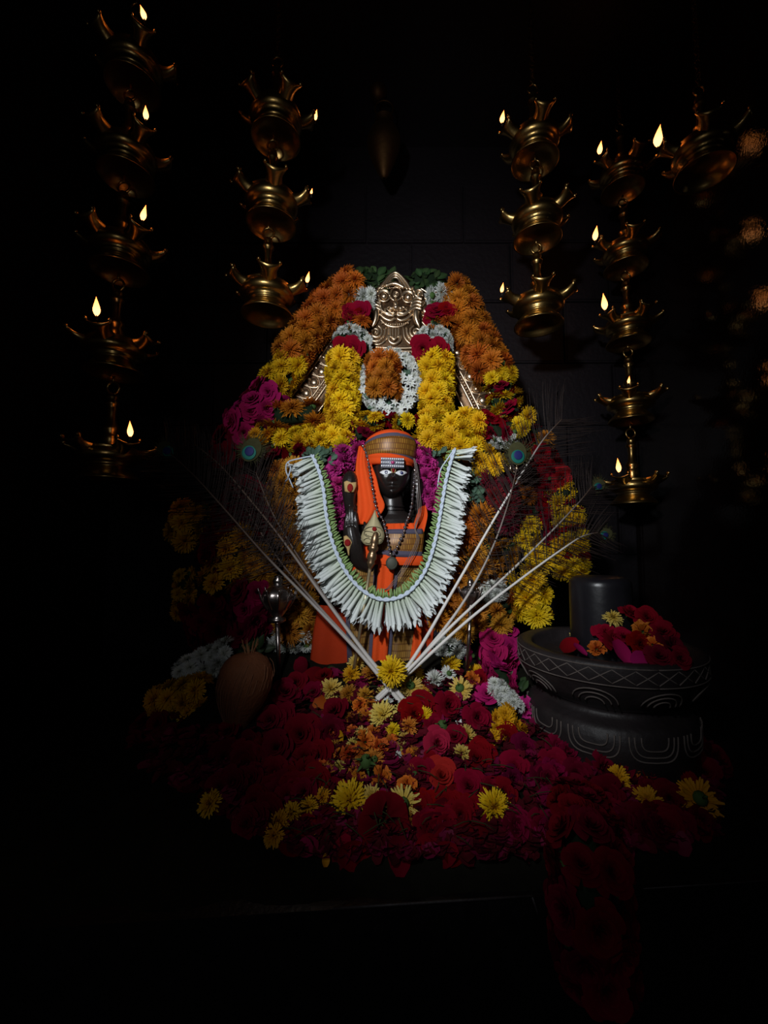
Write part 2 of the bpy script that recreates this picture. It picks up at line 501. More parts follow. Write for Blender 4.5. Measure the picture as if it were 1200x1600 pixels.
RO_K = [F_('coral_rose_petal', (.24, .006, .014), (.36, .014, .030), hue=.01, val=.2, rough=.85, spec=.06), M_CALYX]
RU_M = [F_('magenta_frill', (.27, .006, .10), (.46, .03, .20), hue=.01, val=.25), M_CALYX]
RU_O = [F_('orange_frill', (.45, .06, .004), (.70, .19, .02), hue=.015, val=.25), M_CALYX]
K = {}
for key, mats, w, nn in (('y', MU_Y, .060, 230), ('p', MU_P, .075, 150), ('o', MU_O, .040, 250), ('b', MU_B, .042, 250), ('g', MU_G, .080, 150), ('w', MU_W, .05, 190), ('m', MU_R, .06, 220)):
    K[key] = [mum_mesh('chrysanthemum_' + str(s), mats, nn, s, w) for s in range(3)]
for key, mats in (('r', RO_R), ('d', RO_D), ('mr', RO_M), ('k', RO_K), ('x', RO_X)):
    K[key] = [rose_mesh('rose_' + str(s), mats, s) for s in range(3)]
K['c'] = [ruffle_mesh('carnation_' + str(s), RU_M, s) for s in range(3)]
K['of'] = [ruffle_mesh('frill_' + str(s), RU_O, s, 24, 1.5, .3) for s in range(2)]
K['h'] = [hibiscus_mesh('hibiscus_bloom', RO_D)]
K['pr'] = [petal_mesh('petal_red_' + str(s), RO_R, s) for s in range(3)]
K['pd'] = [petal_mesh('petal_dark_' + str(s), RO_D, s) for s in range(3)]
K['pm'] = [petal_mesh('petal_pink_' + str(s), RO_M, s) for s in range(3)]
K['po'] = [petal_mesh('petal_orange_' + str(s), RU_O, s) for s in range(2)]
K['py'] = [petal_mesh('petal_yellow_' + str(s), MU_G, s) for s in range(2)]
K['s'] = [star_mesh('tuberose_bloom', MU_W)]
K['l'] = [leaf_mesh('leaf_blade', M_LEAF)]
K['l2'] = [leaf_mesh('sprig_blade', M_LEAF2)]
K['bud'] = None
KIND = {'y': 'chrysanthemum', 'p': 'chrysanthemum', 'o': 'chrysanthemum', 'b': 'chrysanthemum', 'g': 'chrysanthemum', 'w': 'chrysanthemum', 'm': 'chrysanthemum',
        'r': 'rose', 'd': 'rose', 'mr': 'rose', 'k': 'rose', 'x': 'rose', 'c': 'carnation', 'of': 'crossandra', 'h': 'hibiscus', 'pr': 'rose_petal', 'pd': 'rose_petal', 'pm': 'rose_petal', 'po': 'flower_petal', 'py': 'flower_petal', 's': 'tuberose', 'l': 'leaf', 'l2': 'leaf'}


def strand(root, pts, R, kind, fr, wrap=1.5, row=1.08, sq=.9, jit=.25):
    """a run of flowers tied round a cord: pts in (px, py, Y), R = radius of the run and fr = radius of a flower, in pixels"""
    Y = pts[0][2]; s = S(Y); R *= s; fr *= s
    wp = smooth_path([P(*p) for p in pts], 5) if len(pts) > 1 else [P(*pts[0])]
    if len(wp) > 1:
        cm = MB(); cm.tube(wp, R * .5, 8); cm.part('garland_core', M_CORE, root); ctr = resample(wp, fr * row)
    else: ctr = wp
    for i, c in enumerate(ctr):
        if len(ctr) > 1: d = (ctr[min(i + 1, len(ctr) - 1)] - ctr[max(i - 1, 0)]).normalized()
        else: d = Vector((0, 0, 1))
        f = (CAM - c); f = (f - d * f.dot(d)).normalized(); sd = d.cross(f)
        rr = max(R - fr * .55, 0)
        n = 1 if rr < fr * .35 else max(2, round(2 * wrap * rr / (fr * 1.3)) + 1)
        for k in range(n):
            a = 0 if n == 1 else -wrap + 2 * wrap * (k + (.25 if i % 2 else -.25) * (1 if n > 2 else .6)) / (n - 1)
            a += random.uniform(-.1, .1)
            nrm = f * math.cos(a) + sd * math.sin(a)
            q = c + nrm * rr + d * random.uniform(-jit, jit) * fr
            nrm = (nrm + Vector((random.uniform(-.45, .45), random.uniform(-.2, .2), random.uniform(-.45, .45)))).normalized()
            place(KIND[kind], random.choice(K[kind]), root, q, nrm, fr * random.uniform(.92, 1.12), squash=sq)


def garland(name, label, cat, segs, base, group=None):
    root = thing(name, label, cat, base, group)
    for sgm in segs: strand(root, *sgm)
    return root


# ------------------------------------------------------------------ setting
TOP = CZ - .40                  # top of the stone platform
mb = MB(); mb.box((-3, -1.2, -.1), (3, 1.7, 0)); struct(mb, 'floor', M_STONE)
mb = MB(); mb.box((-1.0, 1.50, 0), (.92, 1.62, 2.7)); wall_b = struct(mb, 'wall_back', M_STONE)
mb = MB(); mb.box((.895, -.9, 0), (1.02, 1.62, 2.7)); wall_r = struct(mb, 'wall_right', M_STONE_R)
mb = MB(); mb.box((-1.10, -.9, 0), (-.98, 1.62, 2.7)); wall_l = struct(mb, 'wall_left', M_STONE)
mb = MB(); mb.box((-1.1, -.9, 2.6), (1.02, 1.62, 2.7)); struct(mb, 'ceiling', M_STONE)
wall_me = None
rn = random.Random(3)
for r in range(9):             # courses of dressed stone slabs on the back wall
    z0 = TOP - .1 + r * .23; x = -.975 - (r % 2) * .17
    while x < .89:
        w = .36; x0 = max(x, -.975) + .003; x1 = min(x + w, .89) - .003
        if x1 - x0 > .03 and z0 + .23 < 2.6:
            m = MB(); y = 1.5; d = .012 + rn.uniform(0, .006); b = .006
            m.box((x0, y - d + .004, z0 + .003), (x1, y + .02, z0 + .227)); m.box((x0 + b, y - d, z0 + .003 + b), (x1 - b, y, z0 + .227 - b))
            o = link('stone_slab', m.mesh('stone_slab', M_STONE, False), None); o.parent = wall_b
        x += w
# platform whose front edge runs slightly askew
YE = lambda X: .497 + .075 * X
mb = MB()
x0, x1 = -.98, .895
mb.add([(x0, YE(x0), 0), (x1, YE(x1), 0), (x1, 1.5, 0), (x0, 1.5, 0), (x0, YE(x0), TOP), (x1, YE(x1), TOP), (x1, 1.5, TOP), (x0, 1.5, TOP)],
       [(0, 3, 2, 1), (4, 5, 6, 7), (0, 1, 5, 4), (1, 2, 6, 5), (2, 3, 7, 6), (3, 0, 4, 7)])
struct(mb, 'trim_1', M_LEDGE)
mb = MB()                       # worn nosing along the middle slab of the platform
e = [(-.056, .003), (.02, .0035), (.09, .0035), (.168, .003)]
mb.tube([(X, YE(X), TOP + .001) for X, _ in e], [r * .45 for _, r in e], 6); mb.tube([(.168, YE(.168), TOP), (.172, YE(.17), TOP - .012), (.174, YE(.17) - .001, TOP - .018)], .0014, 5)
mb.tube([(.30, YE(.3), TOP + .001), (.4, YE(.4), TOP + .001), (.5, YE(.5), TOP + .001)], .0008, 5)
struct(mb, 'trim_2', M_EDGE, True)

# ------------------------------------------------------------------ hanging brass lamps


def lamp_bowl_mesh():
    m = MB()
    m.lathe([(.001, -.060), (.030, -.064), (.043, -.071), (.056, -.083), (.0595, -.092), (.062, -.093), (.062, -.090), (.058, -.083), (.046, -.071), (.040, -.064), (.041, -.061), (.046, -.059),
             (.044, -.0575), (.056, -.053), (.0635, -.046), (.065, -.037), (.0605, -.028), (.058, -.0235), (.060, -.0215), (.058, -.020), (.055, -.0215), (.056, -.030), (.050, -.040), (.02, -.045), (.001, -.045)], 40)
    return m.mesh('lamp_bowl', M_BRASS)


def spout_mesh():
    rows = []
    for i in range(9):
        u = i / 8; r = .044 + .048 * u
        w = lerp(.021, .0165, math.sin(u * PI)) + .005 * max(0, u - .6) / .4; dep = lerp(.028, .009, u ** .9); zt = -.022 + .010 * u ** 2
        row = []
        for j in range(9):
            s = -1 + 2 * j / 8
            row.append(Vector((r + .004 * (1 - s * s) * u, w * s * (1.0 + .1 * abs(s)), zt - dep * (1 - abs(s) ** 2.2))))
        rows.append(row)
    m = MB(); m.shell([list(reversed(r)) for r in rows], .0022)
    for sgn in (-1, 1):        # little scroll ears on the lip
        m.ball((.091, sgn * .0235, -.010), (.006, .004, .005), 8, 6)
    return m.mesh('lamp_spout', M_BRASS)


def stem_mesh(h=.112):
    m = MB(); k = h / .112
    m.lathe([(.001, -.045), (.026, -.045), (.024, -.03), (.015, -.016), (.018, .0), (.0175, .010), (.013, .016), (.0185, .022), (.0165, .030), (.0105, .040 * k), (.0085, .058 * k), (.0105, .074 * k), (.0095, .077 * k), (.0145, .082 * k), (.0145, .087 * k), (.009, .091 * k), (.012, .098 * k), (.010, .106 * k), (.001, .108 * k)], 20)
    return m.mesh('lamp_stem', M_BRASS)


def ring_mesh():
    m = MB(); m.torus((0, 0, .122), .014, .0028, Matrix.Rotation(PI / 2, 3, 'X'), 18, 8)
    m.tube([(0, 0, .134), (0, 0, .150)], .003, 6); return m.mesh('lamp_hook', M_BRASS)


def flame_mesh(lean):
    m = MB(); prof = [(.0012, 0), (.0042, .004), (.0062, .009), (.0064, .014), (.0050, .020), (.0030, .027), (.0012, .033), (.0002, .037)]
    rows = []; tt = []
    for r, z in prof:
        rows.append([Vector((r * math.cos(2 * PI * k / 12) + lean * (z / .037) ** 1.6 * .012, r * .8 * math.sin(2 * PI * k / 12), z)) for k in range(12)]); tt += [max(0, (z - .008) / .029)] * 12
    m.grid(rows, 0, tt, True); return m.mesh('oil_flame', M_FLAME)


ME_BOWL, ME_SPOUT, ME_STEM, ME_RING = lamp_bowl_mesh(), spout_mesh(), stem_mesh(), ring_mesh()
ME_FL = [flame_mesh(x) for x in (-.9, -.2, .5, 1.2)]
m = MB(); m.tube([(0, 0, -.004), (.001, 0, .002), (-.001, 0, .009)], [.003, .0022, .0012], 6); ME_WICK = m.mesh('wick', M_WICK)
m = MB(); m.lathe([(.001, -.033), (.052, -.033)], 24); ME_OIL = m.mesh('oil', M_OIL)
M_INV = Matrix


def kid(name, me, par, loc=(0, 0, 0), rz=0.0, sc=1.0):
    o = bpy.data.objects.new(name, me); C.objects.link(o); o.parent = par; o.location = loc; o.rotation_euler = (0, 0, rz); o.scale = (sc,) * 3
    return o


def hanging_lamp(label, Y, tiers, chain_top=2.6, sp=5):
    """tiers from the lowest up: (px, py of the bowl rim, flame px or None, near side?, flame height, flame lean)"""
    low = P(tiers[0][0], tiers[0][1], Y)
    root = thing('hanging_oil_lamp', label, 'lamp', low, 'tiered brass lamps hanging round the shrine')
    c = low
    for i, (px, py, fx, fy, fh, fl) in enumerate(tiers):
        c = P(px, py, Y); rel = c - low
        b = kid('lamp_bowl', ME_BOWL, root, rel)
        a0 = random.uniform(0, 1)
        if fx is not None:     # turn the bowl so that one spout carries the flame where it burns
            best = 1e9
            for q in range(180):
                a = q * PI / 90; w = c + Vector((.098 * math.cos(a), .098 * math.sin(a), -.011)) - CAM; k = w.y * CP + w.z * SP
                e = math.hypot(600 + F * w.x / k - fx, 1.5 * (800 - F * (w.z * CP - w.y * SP) / k - fy))
                if e < best: best, a0 = e, a
        for k in range(sp): kid('spout', ME_SPOUT, b, (0, 0, 0), a0 + k * 2 * PI / sp)
        kid('oil', ME_OIL, b)
        kid('stem', ME_STEM, root, rel); kid('hook', ME_RING, root, rel)
        if fx is not None:
            tip = Vector((.098 * math.cos(a0), .098 * math.sin(a0), -.011))
            kid('wick', ME_WICK, b, tip)
            kid('flame', ME_FL[fl], b, tip + Vector((0, 0, .004)), 0, fh)
            ld = bpy.data.lights.new('flame_light', 'POINT'); ld.energy = .008 * fh; ld.color = (1, .30, .06); ld.shadow_soft_size = .008
            lo = bpy.data.objects.new('flame_light', ld); C.objects.link(lo); lo.parent = root; lo.location = rel + tip + Vector((0, 0, .055))
    mch = MB(); z = c.z + .15
    while z < chain_top:
        k = int((z - c.z) / .02)
        mch.torus((c.x, c.y, z), .007, .0018, Matrix.Rotation(PI / 2, 3, 'X' if k % 2 else 'Y') @ Matrix.Scale(1, 3), 10, 5); z += .02 * .62 * 1.0
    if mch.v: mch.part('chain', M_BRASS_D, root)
    return root


hanging_lamp('five-tier brass oil lamp hanging farthest left, almost lost in the dark, all tiers lit', .95,
             [(173, 688, 204, 685, .95, 1), (181, 524, 150, 503, 1.15, 1), (190, 368, 214, 355, 1.0, 2), (200, 222, 216, 197, .95, 1), (210, 84, 210, 42, 1.0, 0)])
hanging_lamp('three-tier brass oil lamp hanging just left of the orange garland, flames on its right side', 1.0,
             [(418, 438, 474, 446, .8, 2), (425, 298, 484, 307, .45, 2), (432, 166, 497, 192, .85, 2)])
hanging_lamp('three-tier brass oil lamp hanging just right of the bronze arch, flames on its left side', 1.07,
             [(840, 457, 797, 463, .75, 2), (838, 324, None, 0, 0, 0), (834, 204, 799, 199, 1.0, 2)])
hanging_lamp('five-tier brass oil lamp hanging right, beyond the peacock feathers, lowest dish at eye level', 1.25,
             [(988, 740, 967, 739, 1.1, 1), (984, 612, 983, 604, .6, 2), (980, 492, 950, 489, 1.4, 1), (976, 376, 931, 378, 1.3, 2), (971, 256, 948, 248, 1.2, 2)])
hanging_lamp('single lit brass oil lamp dish high in the right corner, barely visible', .95, [(1097, 215, 1063, 240, 1.6, 2)])
# dim hanging vessel above the arch
r = thing('hanging_vessel', 'dim bronze vessel hanging in the dark above the bronze arch', 'vessel', P(600, 290, 1.3))
c = P(600, 225, 1.3); m = MB()
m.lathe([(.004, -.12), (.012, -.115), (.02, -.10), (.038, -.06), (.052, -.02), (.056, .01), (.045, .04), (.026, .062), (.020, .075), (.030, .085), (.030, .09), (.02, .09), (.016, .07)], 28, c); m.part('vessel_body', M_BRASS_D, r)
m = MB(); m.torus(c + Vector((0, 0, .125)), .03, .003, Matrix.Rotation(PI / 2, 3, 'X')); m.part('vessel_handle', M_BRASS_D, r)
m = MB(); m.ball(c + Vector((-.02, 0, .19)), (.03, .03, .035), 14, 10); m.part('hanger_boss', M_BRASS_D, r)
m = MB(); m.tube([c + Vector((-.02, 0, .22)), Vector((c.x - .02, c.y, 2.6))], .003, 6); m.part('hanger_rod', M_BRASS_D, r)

# ------------------------------------------------------------------ bronze arch with a lion face
YA = 1.10
arch = thing('bronze_arch', 'chased bronze arch plate with a grinning horned lion face at its crown', 'arch', P(610, 1095, 1.10))


def ptube(mb_, pts, Y, r, n=6, mat=0, k=4): mb_.tube(smooth_path([P(x, y, Y) for x, y in pts], k) if len(pts) > 2 else [P(x, y, Y) for x, y in pts], r * S(Y) if not isinstance(r, (list, tuple)) else r, n, mat)


def mirror(pts, cx=617.5): return [(2 * cx - x, y) for x, y in pts]


ctr_l = [(432, 740), (447, 690), (462, 642), (488, 603), (514, 566), (538, 530), (566, 495), (600, 470)]
ctr_r = [(782, 740), (776, 690), (762, 645), (742, 603), (722, 566), (702, 530), (675, 495), (640, 470)]


def offset_path(pts, d, Y):
    q = smooth_path([P(x, y, Y) for x, y in pts], 6); out = []
    for i in range(len(q)):
        t = (q[min(i + 1, len(q) - 1)] - q[max(i - 1, 0)]).normalized(); nrm = Vector((-t.z, 0, t.x)); out.append(q[i] + nrm * d * S(Y))
    return out


for pts, sg in ((ctr_l, 1), (ctr_r, -1)):
    rows = []
    for d, dy in ((27, .012), (25, -.002), (20, -.004), (0, -.008), (-20, -.004), (-34, -.002), (-36, .012)): rows.append([p + Vector((0, dy, 0)) for p in offset_path(pts, d * sg, YA)])
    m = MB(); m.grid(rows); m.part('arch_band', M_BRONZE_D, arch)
    m = MB()
    for d, r in ((25, 2.2), (15, 1.6), (-12, 1.6), (-20, 2.0), (-34, 1.8)): m.tube([p + Vector((0, -.008, 0)) for p in offset_path(pts, d * sg, YA)], r * S(YA), 6)
    m.part('rail', M_BRONZE, arch)
    m = MB()
    for d in (20, -16):
        for p in resample(offset_path(pts, d * sg, YA), .0085): m.ball(p + Vector((0, -.009, 0)), .0031, 7, 5)
    o = m.part('beading', M_BRONZE, arch); o['kind'] = 'stuff'
    q = resample(offset_path(pts, 1 * sg, YA), .036)
    for i in range(len(q) - 1):
        a, b = q[i], q[i + 1]; t = (b - a).normalized(); nrm = Vector((-t.z, 0, t.x)) * sg; mid = (a + b) / 2 + Vector((0, -.010, 0))
        m = MB(); m.ball(mid - nrm * .004, (.0115, .008, .0115), 14, 8)
        for w in (1, -1): m.tube(smooth_path([mid + t * .015 * w + nrm * .015, mid + t * .0165 * w - nrm * .002, mid + t * .009 * w - nrm * .016, mid - nrm * .020], 4), .0030, 6)
        m.tube([mid + nrm * .008, mid + nrm * .020], .0045, 6)
        m.part('drop_boss', M_BRONZE, arch)
# crown plate
out = [(617, 424), (630, 433), (640, 441), (648, 450), (658, 456), (663, 466), (660, 478), (664, 490), (661, 506), (657, 515), (660, 528), (657, 545), (658, 590), (575, 590), (574, 545), (570, 528), (575, 514), (574, 500), (573, 486), (576, 474), (574, 462), (580, 452), (592, 448), (600, 436), (608, 429)]
m = MB(); n = len(out); cpt = (616, 510)
rows = []
for s, dy in ((1.0, .012), (1.0, -.006), (.94, -.012), (.6, -.018), (.01, -.020)): rows.append([P(lerp(cpt[0], x, s), lerp(cpt[1], y, s), YA) + Vector((0, dy, 0)) for x, y in out])
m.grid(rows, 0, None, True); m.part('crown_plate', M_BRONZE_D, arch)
YF = YA - .022
# flame-shaped crest: nested pointed arches
m = MB()
for g, w in ((1.0, 1.7), (.78, 1.5), (.55, 1.3)):
    ptube(m, [(617 - 25 * g, 452 - 4 * (1 - g)), (617 - 17 * g, 445 - 6 * g + 3), (617 - 8 * g, 441 - 10 * g), (617 + 1, 443 - 17 * g), (617 + 10 * g, 441 - 9 * g), (617 + 19 * g, 445 - 5 * g + 3), (617 + 25 * g, 454 - 4 * (1 - g))], YF, w * 1.5)
ptube(m, [(602, 447), (617, 443), (632, 450)], YF - .004, 2.90)
for i in range(8): m.ball(P(606 + i * 3.2, 450.5 + .05 * (i - 4) ** 2 - 1, YF - .005), .0022, 6, 5)
m.part('crest', M_BRONZE, arch)
# eyes, third eye
for cx, cy in ((600, 464.5), (637.5, 466)):
    m = MB(); c = P(cx, cy, YF); m.ball(c, (.0105, .012, .0105), 14, 10); m.torus(c + Vector((0, -.004, 0)), .0142, .0024, Matrix.Rotation(PI / 2, 3, 'X'))
    m.ball(c + Vector((.001, -.0095, -.001)), .0030, 8, 6); ptube(m, [(cx - 9, cy - 1), (cx - 7, cy - 8), (cx, cy - 11), (cx + 7, cy - 8), (cx + 9, cy - 1)], YF - .004, 2.11)
    m.part('eye', M_BRONZE, arch)
m = MB(); c = P(618.5, 460, YF - .002); m.torus(c, .0068, .0017, Matrix.Rotation(PI / 2, 3, 'X')); m.torus(c, .0032, .0014, Matrix.Rotation(PI / 2, 3, 'X')); ptube(m, [(612, 452), (618, 449), (625, 452), (627, 464), (618, 470), (610, 464), (612, 452)], YF, 1.72); m.part('forehead_mark', M_BRONZE, arch)
# horns / curls beside the eyes
for fl in (False, True):
    m = MB(); mm = (lambda q: mirror(q, 618.5)) if fl else (lambda q: q)
    sp_ = [(583.5 + (7.5 - .55 * i * .8) * math.cos(i * .7 + 2.6), 459 + (7.5 - .55 * i * .8) * math.sin(i * .7 + 2.6)) for i in range(14)]
    ptube(m, mm(sp_), YF, 2.24); m.ball(P(*mm([(583.5, 459)])[0], YF - .002), .0035, 8, 6)
    ptube(m, mm([(590, 457), (592, 449), (598, 452)]), YF, 2.38)
    m.part('horn_curl', M_BRONZE, arch)
    m = MB()                   # whisker ridges
    for k in range(4): ptube(m, mm([(577.5 + k * .4, 468 + k * 5.2), (584 + k, 465.5 + k * 5.2), (591 + k * 1.3, 468 + k * 5.6), (594 + k * 1.2, 475 + k * 5.0)]), YF - .001, 2.51)
    m.part('whisker', M_BRONZE, arch)
    m = MB()                   # tusk
    c = [P(*mm([q])[0], YF - .004) for q in ((587, 486), (587.5, 494), (585.5, 503), (581, 512))]
    m.tube(smooth_path(c, 4), [.0085, .0088, .009, .009, .0088, .0085, .008, .0074, .0065, .0055, .004, .0025, .001], 10); m.part('tusk', M_BRONZE, arch)
    m = MB()                   # lip curl
    ptube(m, mm([(596, 484), (600, 488), (606, 492), (614, 493), (616.5, 490), (612, 489), (606, 490), (601, 487), (603, 482)]), YF - .004, 2.24)
    ptube(m, mm([(593, 490), (600, 497), (610, 501), (617, 497.5)]), YF - .003, 2.51); m.part('lip', M_BRONZE, arch)
    m = MB()                   # lower scrolls
    sp_ = [(586 + (10.5 - .55 * i) * math.cos(-i * .6 - .4), 519 + (10.5 - .55 * i) * math.sin(i * .6 + .4)) for i in range(17)]
    sp_ = [(587 + (10.5 - .55 * i) * math.cos(i * .6 - 1.2), 519 + (10.5 - .55 * i) * math.sin(i * .6 - 1.2)) for i in range(17)]
    ptube(m, mm(sp_), YF, 2.24); m.ball(P(*mm([(587, 519)])[0], YF - .003), .0042, 8, 6)
    ptube(m, mm([(575, 525), (582, 533), (593, 532), (600, 524), (602, 512)]), YF, 2.38); ptube(m, mm([(575, 531), (584, 538), (596, 537), (605, 527), (607, 512)]), YF, 1.98)
    for i in range(10):
        a = i / 9; x, y = lerp(574, 599, a), 529 + 9 * math.sin(PI * min(1, a * .8 + .1)) - 7 * a * a; m.ball(P(*mm([(x, y)])[0], YF - .004), .0024, 6, 5)
    m.part('scroll', M_BRONZE, arch)
# nose
m = MB(); c = P(618.5, 482, YF - .006); m.ball(c, (.0098, .012, .0078), 12, 8); m.tube([P(618, 466, YF), c], [.0045, .0075], 8)
for w in (-1, 1): m.ball(P(618.5 + w * 7.5, 483, YF - .003), (.0072, .008, .0056), 10, 8); m.tube(smooth_path([P(618.5 + w * a, b, YF - .004) for a, b in ((3, 487), (9, 487), (14, 482), (10, 479))], 4), .0018, 6)
m.part('nose', M_BRONZE, arch)
m = MB()                        # teeth
for i in range(13): x = 597 + i * 3.4; m.ball(P(x, 504.5 + 2.6 * math.sin(PI * i / 12), YF - .004), (.0022, .003, .0032), 7, 5)
ptube(m, [(594, 499), (604, 508), (618, 511), (631, 508), (641, 499)], YF - .001, 1.98); m.part('teeth', M_BRONZE, arch)
m = MB()                        # hanging tongue tassel
for w in (-6.5, -2.3, 2.3, 6.5): ptube(m, [(616 + w, 513), (616 + w, 521), (616 + w * .9, 528)], YF - .003, 2.24)
ptube(m, [(607, 524), (608, 533), (616, 537.5), (624, 533), (625, 524)], YF - .003, 2.64); ptube(m, [(612, 525), (616, 531), (620, 525)], YF - .005, 2.11); m.part('tassel', M_BRONZE, arch)
m = MB()
for y, r in ((541, 1.8), (546, 1.2), (556, 1.8), (583, 1.6)): ptube(m, [(574, y), (595, y + 2), (617, y + 3), (638, y + 3), (658, y + 2)], YF, r)
for i in range(20): m.ball(P(576 + i * 4.2, 550 + 2 * math.sin(PI * i / 19), YF), .0027, 7, 5)
m.part('collar', M_BRONZE, arch)
for i in range(6):
    m = MB(); x = 580 + i * 14; m.ball(P(x, 566, YF), (.006, .006, .008), 10, 7); ptube(m, [(x - 6, 560), (x - 6, 570), (x, 577), (x + 6, 570), (x + 6, 560)], YF, 1.72); m.part('drop_boss', M_BRONZE, arch)

# ------------------------------------------------------------------ the black stone deity
st = thing('deity_statue', 'standing black stone deity in orange and gold cloth with turban and painted white eyes', 'statue', P(612, 1112, .96))
HC = P(611.5, 738, .955); HW, HH, HD = 29.5 * S(.95), 42 * S(.95), .046


def head_pt(u, w):             # front of the face; u across -1..1, w up -1..1 -> world point
    jaw = 1 - .30 * max(0, -w) ** 1.8; x = u * HW * jaw * math.sqrt(max(0, 1 - abs(w) ** 2.8))
    y = -HD * math.sqrt(max(0, 1 - u * u)) * math.sqrt(max(0, 1 - abs(w) ** 2.6)) ** .8
    g = lambda a, b, sa, sb: math.exp(-((u - a) / sa) ** 2 - ((w - b) / sb) ** 2)
    y -= .0115 * g(.07, -.33, .13, .10) + .0075 * g(.06, -.12, .10, .22) + .004 * (g(-.14, -.37, .09, .07) + g(.26, -.37, .09, .07))
    y -= .0045 * g(.05, -.53, .24, .045) + .0045 * g(.05, -.645, .18, .05) - .003 * g(.05, -.59, .28, .022)
    y -= .005 * g(.04, -.83, .22, .10) - .003 * g(.05, -.73, .2, .05)
    y += .0045 * (g(-.36, .02, .25, .12) + g(.44, .02, .25, .12))
    y -= .003 * (g(-.36, .18, .3, .07) + g(.44, .18, .3, .07))
    y -= .003 * (g(-.5, -.3, .2, .25) + g(.58, -.3, .2, .25))
    return Vector((HC.x + x, HC.y + y, HC.z + w * HH))


bd = MB()
rows = []
NV, NU = 90, 96
for i in range(NV + 1):
    w = -.995 + 1.99 * i / NV; row = []
    for k in range(NU):
        a = 2 * PI * k / NU; u = math.sin(a)
        if math.cos(a) >= 0: p = head_pt(u * .9999, w)
        else:
            p = head_pt(u * .9999, w); yb = HC.y + HD * 1.1 * math.sqrt(max(0, 1 - u * u)) * math.sqrt(max(0, 1 - abs(w) ** 2.6)) ** .8; p = Vector((p.x, yb, p.z))
        row.append(p)
    rows.append(row)
b0 = len(bd.v); bd.grid(rows, 0, None, True)
bd.f.append(tuple(b0 + k for k in range(NU))[::-1]); bd.m.append(0); bd.f.append(tuple(b0 + NV * NU + k for k in range(NU))); bd.m.append(0)
prof = [(1112, 612, 88, .06), (1095, 612, 84, .054), (1000, 612, 66, .040), (930, 617, 52, .034), (880, 620, 48, .036), (845, 623, 49, .043), (822, 622, 48, .038), (812, 620, 42, .032), (805, 616, 27, .026), (798, 613, 19, .023), (780, 612, 17.5, .022), (765, 612, 17, .022)]
rows = []
for py, px, hw, hd in prof:
    c = P(px, py, .968); rows.append([c + Vector((hw * S(.96) * math.cos(2 * PI * k / 40), -hd * math.sin(2 * PI * k / 40), 0)) for k in range(40)])
b0 = len(bd.v); bd.grid(rows, 0, None, True); bd.f.append(tuple(b0 + k for k in range(40))[::-1]); bd.m.append(0)
bd.f.append(tuple(b0 + (len(rows) - 1) * 40 + k for k in range(40))); bd.m.append(0)
for y in (792, 797): bd.torus(P(613, y, .966), .0285, .0014, None, 28, 6)          # neck folds
# raised right hands: an upper closed hand and the lower open palm with fingers up
YH = .915
up = smooth_path([P(x, y, Y) for x, y, Y in ((575, 830, .955), (560, 812, .94), (549, 796, .925), (546, 782, .918), (546, 764, .915), (547, 748, .917), (549, 737, .922))], 4)
nr = len(up); rr = [.020, .0195, .019, .018, .017, .016, .0155, .015, .0145, .0138, .013, .0132, .0135, .0145, .0155, .0165, .0172, .0175, .0175, .017, .016, .0145, .0125, .009, .004]
bd.tube(up, rr[:nr], 14)
lo = smooth_path([P(x, y, Y) for x, y, Y in ((590, 880, .96), (575, 884, .935), (562, 877, .92), (556, 862, .912), (552, 846, .908), (549, 832, .908), (548, 822, .91))], 4)
bd.tube(lo, [.021, .020, .019, .0185, .018, .0175, .017, .017, .0172, .0178, .0185, .019, .0195, .0198, .02, .02, .0198, .0195, .019, .0185, .018, .0175, .017, .015, .008], 14)
for k, (x0, x1, ln) in enumerate(((539.5, 542.5, 797), (545.5, 546.5, 791), (551.5, 551, 792), (557.5, 555.5, 798))):
    bd.tube(smooth_path([P(x0, 834, .903), P(lerp(x0, x1, .4), 818, .900), P(x1, ln + 8, .902), P(x1, ln, .907)], 4), [.0048] * 6 + [.0046, .0045, .0043, .004, .0037, .003, .0012], 10)
bd.tube(smooth_path([P(566, 846, .903), P(571, 834, .899), P(571, 822, .901), P(569, 815, .905)], 4), [.0055] * 6 + [.005, .0048, .0045, .004, .0035, .0028, .0012], 10)
# long ear and hair lock beside the right cheek
bd.ball(P(652, 762, .965), (11 * S(.95), .016, 42 * S(.95)), 16, 14); bd.ball(P(577, 750, .975), (8 * S(.95), .012, 24 * S(.95)), 12, 10)
bd.tube([P(661, 815, .975), P(648, 815, .965)], [.02, .03], 12)
body = bd.part('body', M_IDOL, st)
md = body.modifiers.new('remesh', 'REMESH'); md.mode = 'VOXEL'; md.voxel_size = .0011; md.use_smooth_shade = True
sm = body.modifiers.new('smooth', 'SMOOTH'); sm.factor = .5; sm.iterations = 2


def face_at(px, py, off=.0):
    """point on the face surface under a pixel"""
    Y = .92
    for _ in range(4):
        p = P(px, py, Y); w = (p.z - HC.z) / HH; jaw = (1 - .30 * max(0, -w) ** 1.8) * math.sqrt(max(.01, 1 - abs(w) ** 2.8))
        u = max(-.98, min(.98, (p.x - HC.x) / (HW * jaw))); Y = head_pt(u, w).y
    return P(px, py, Y - off)


def almond(cx, cy, hw, hh, off, mat, name, par, pw=1.0):
    mq = MB(); rows = []
    for i in range(9):
        s = -1 + 2 * i / 8; h = hh * (1 - abs(s) ** 1.7) + .02
        rows.append([face_at(cx + s * hw, cy + h * v, off) + Vector((0, .0012 * (abs(v)), 0)) for v in (1, .5, 0, -.5, -1)])
    mq.shell(rows, -.0012); return mq.part(name, mat, par)


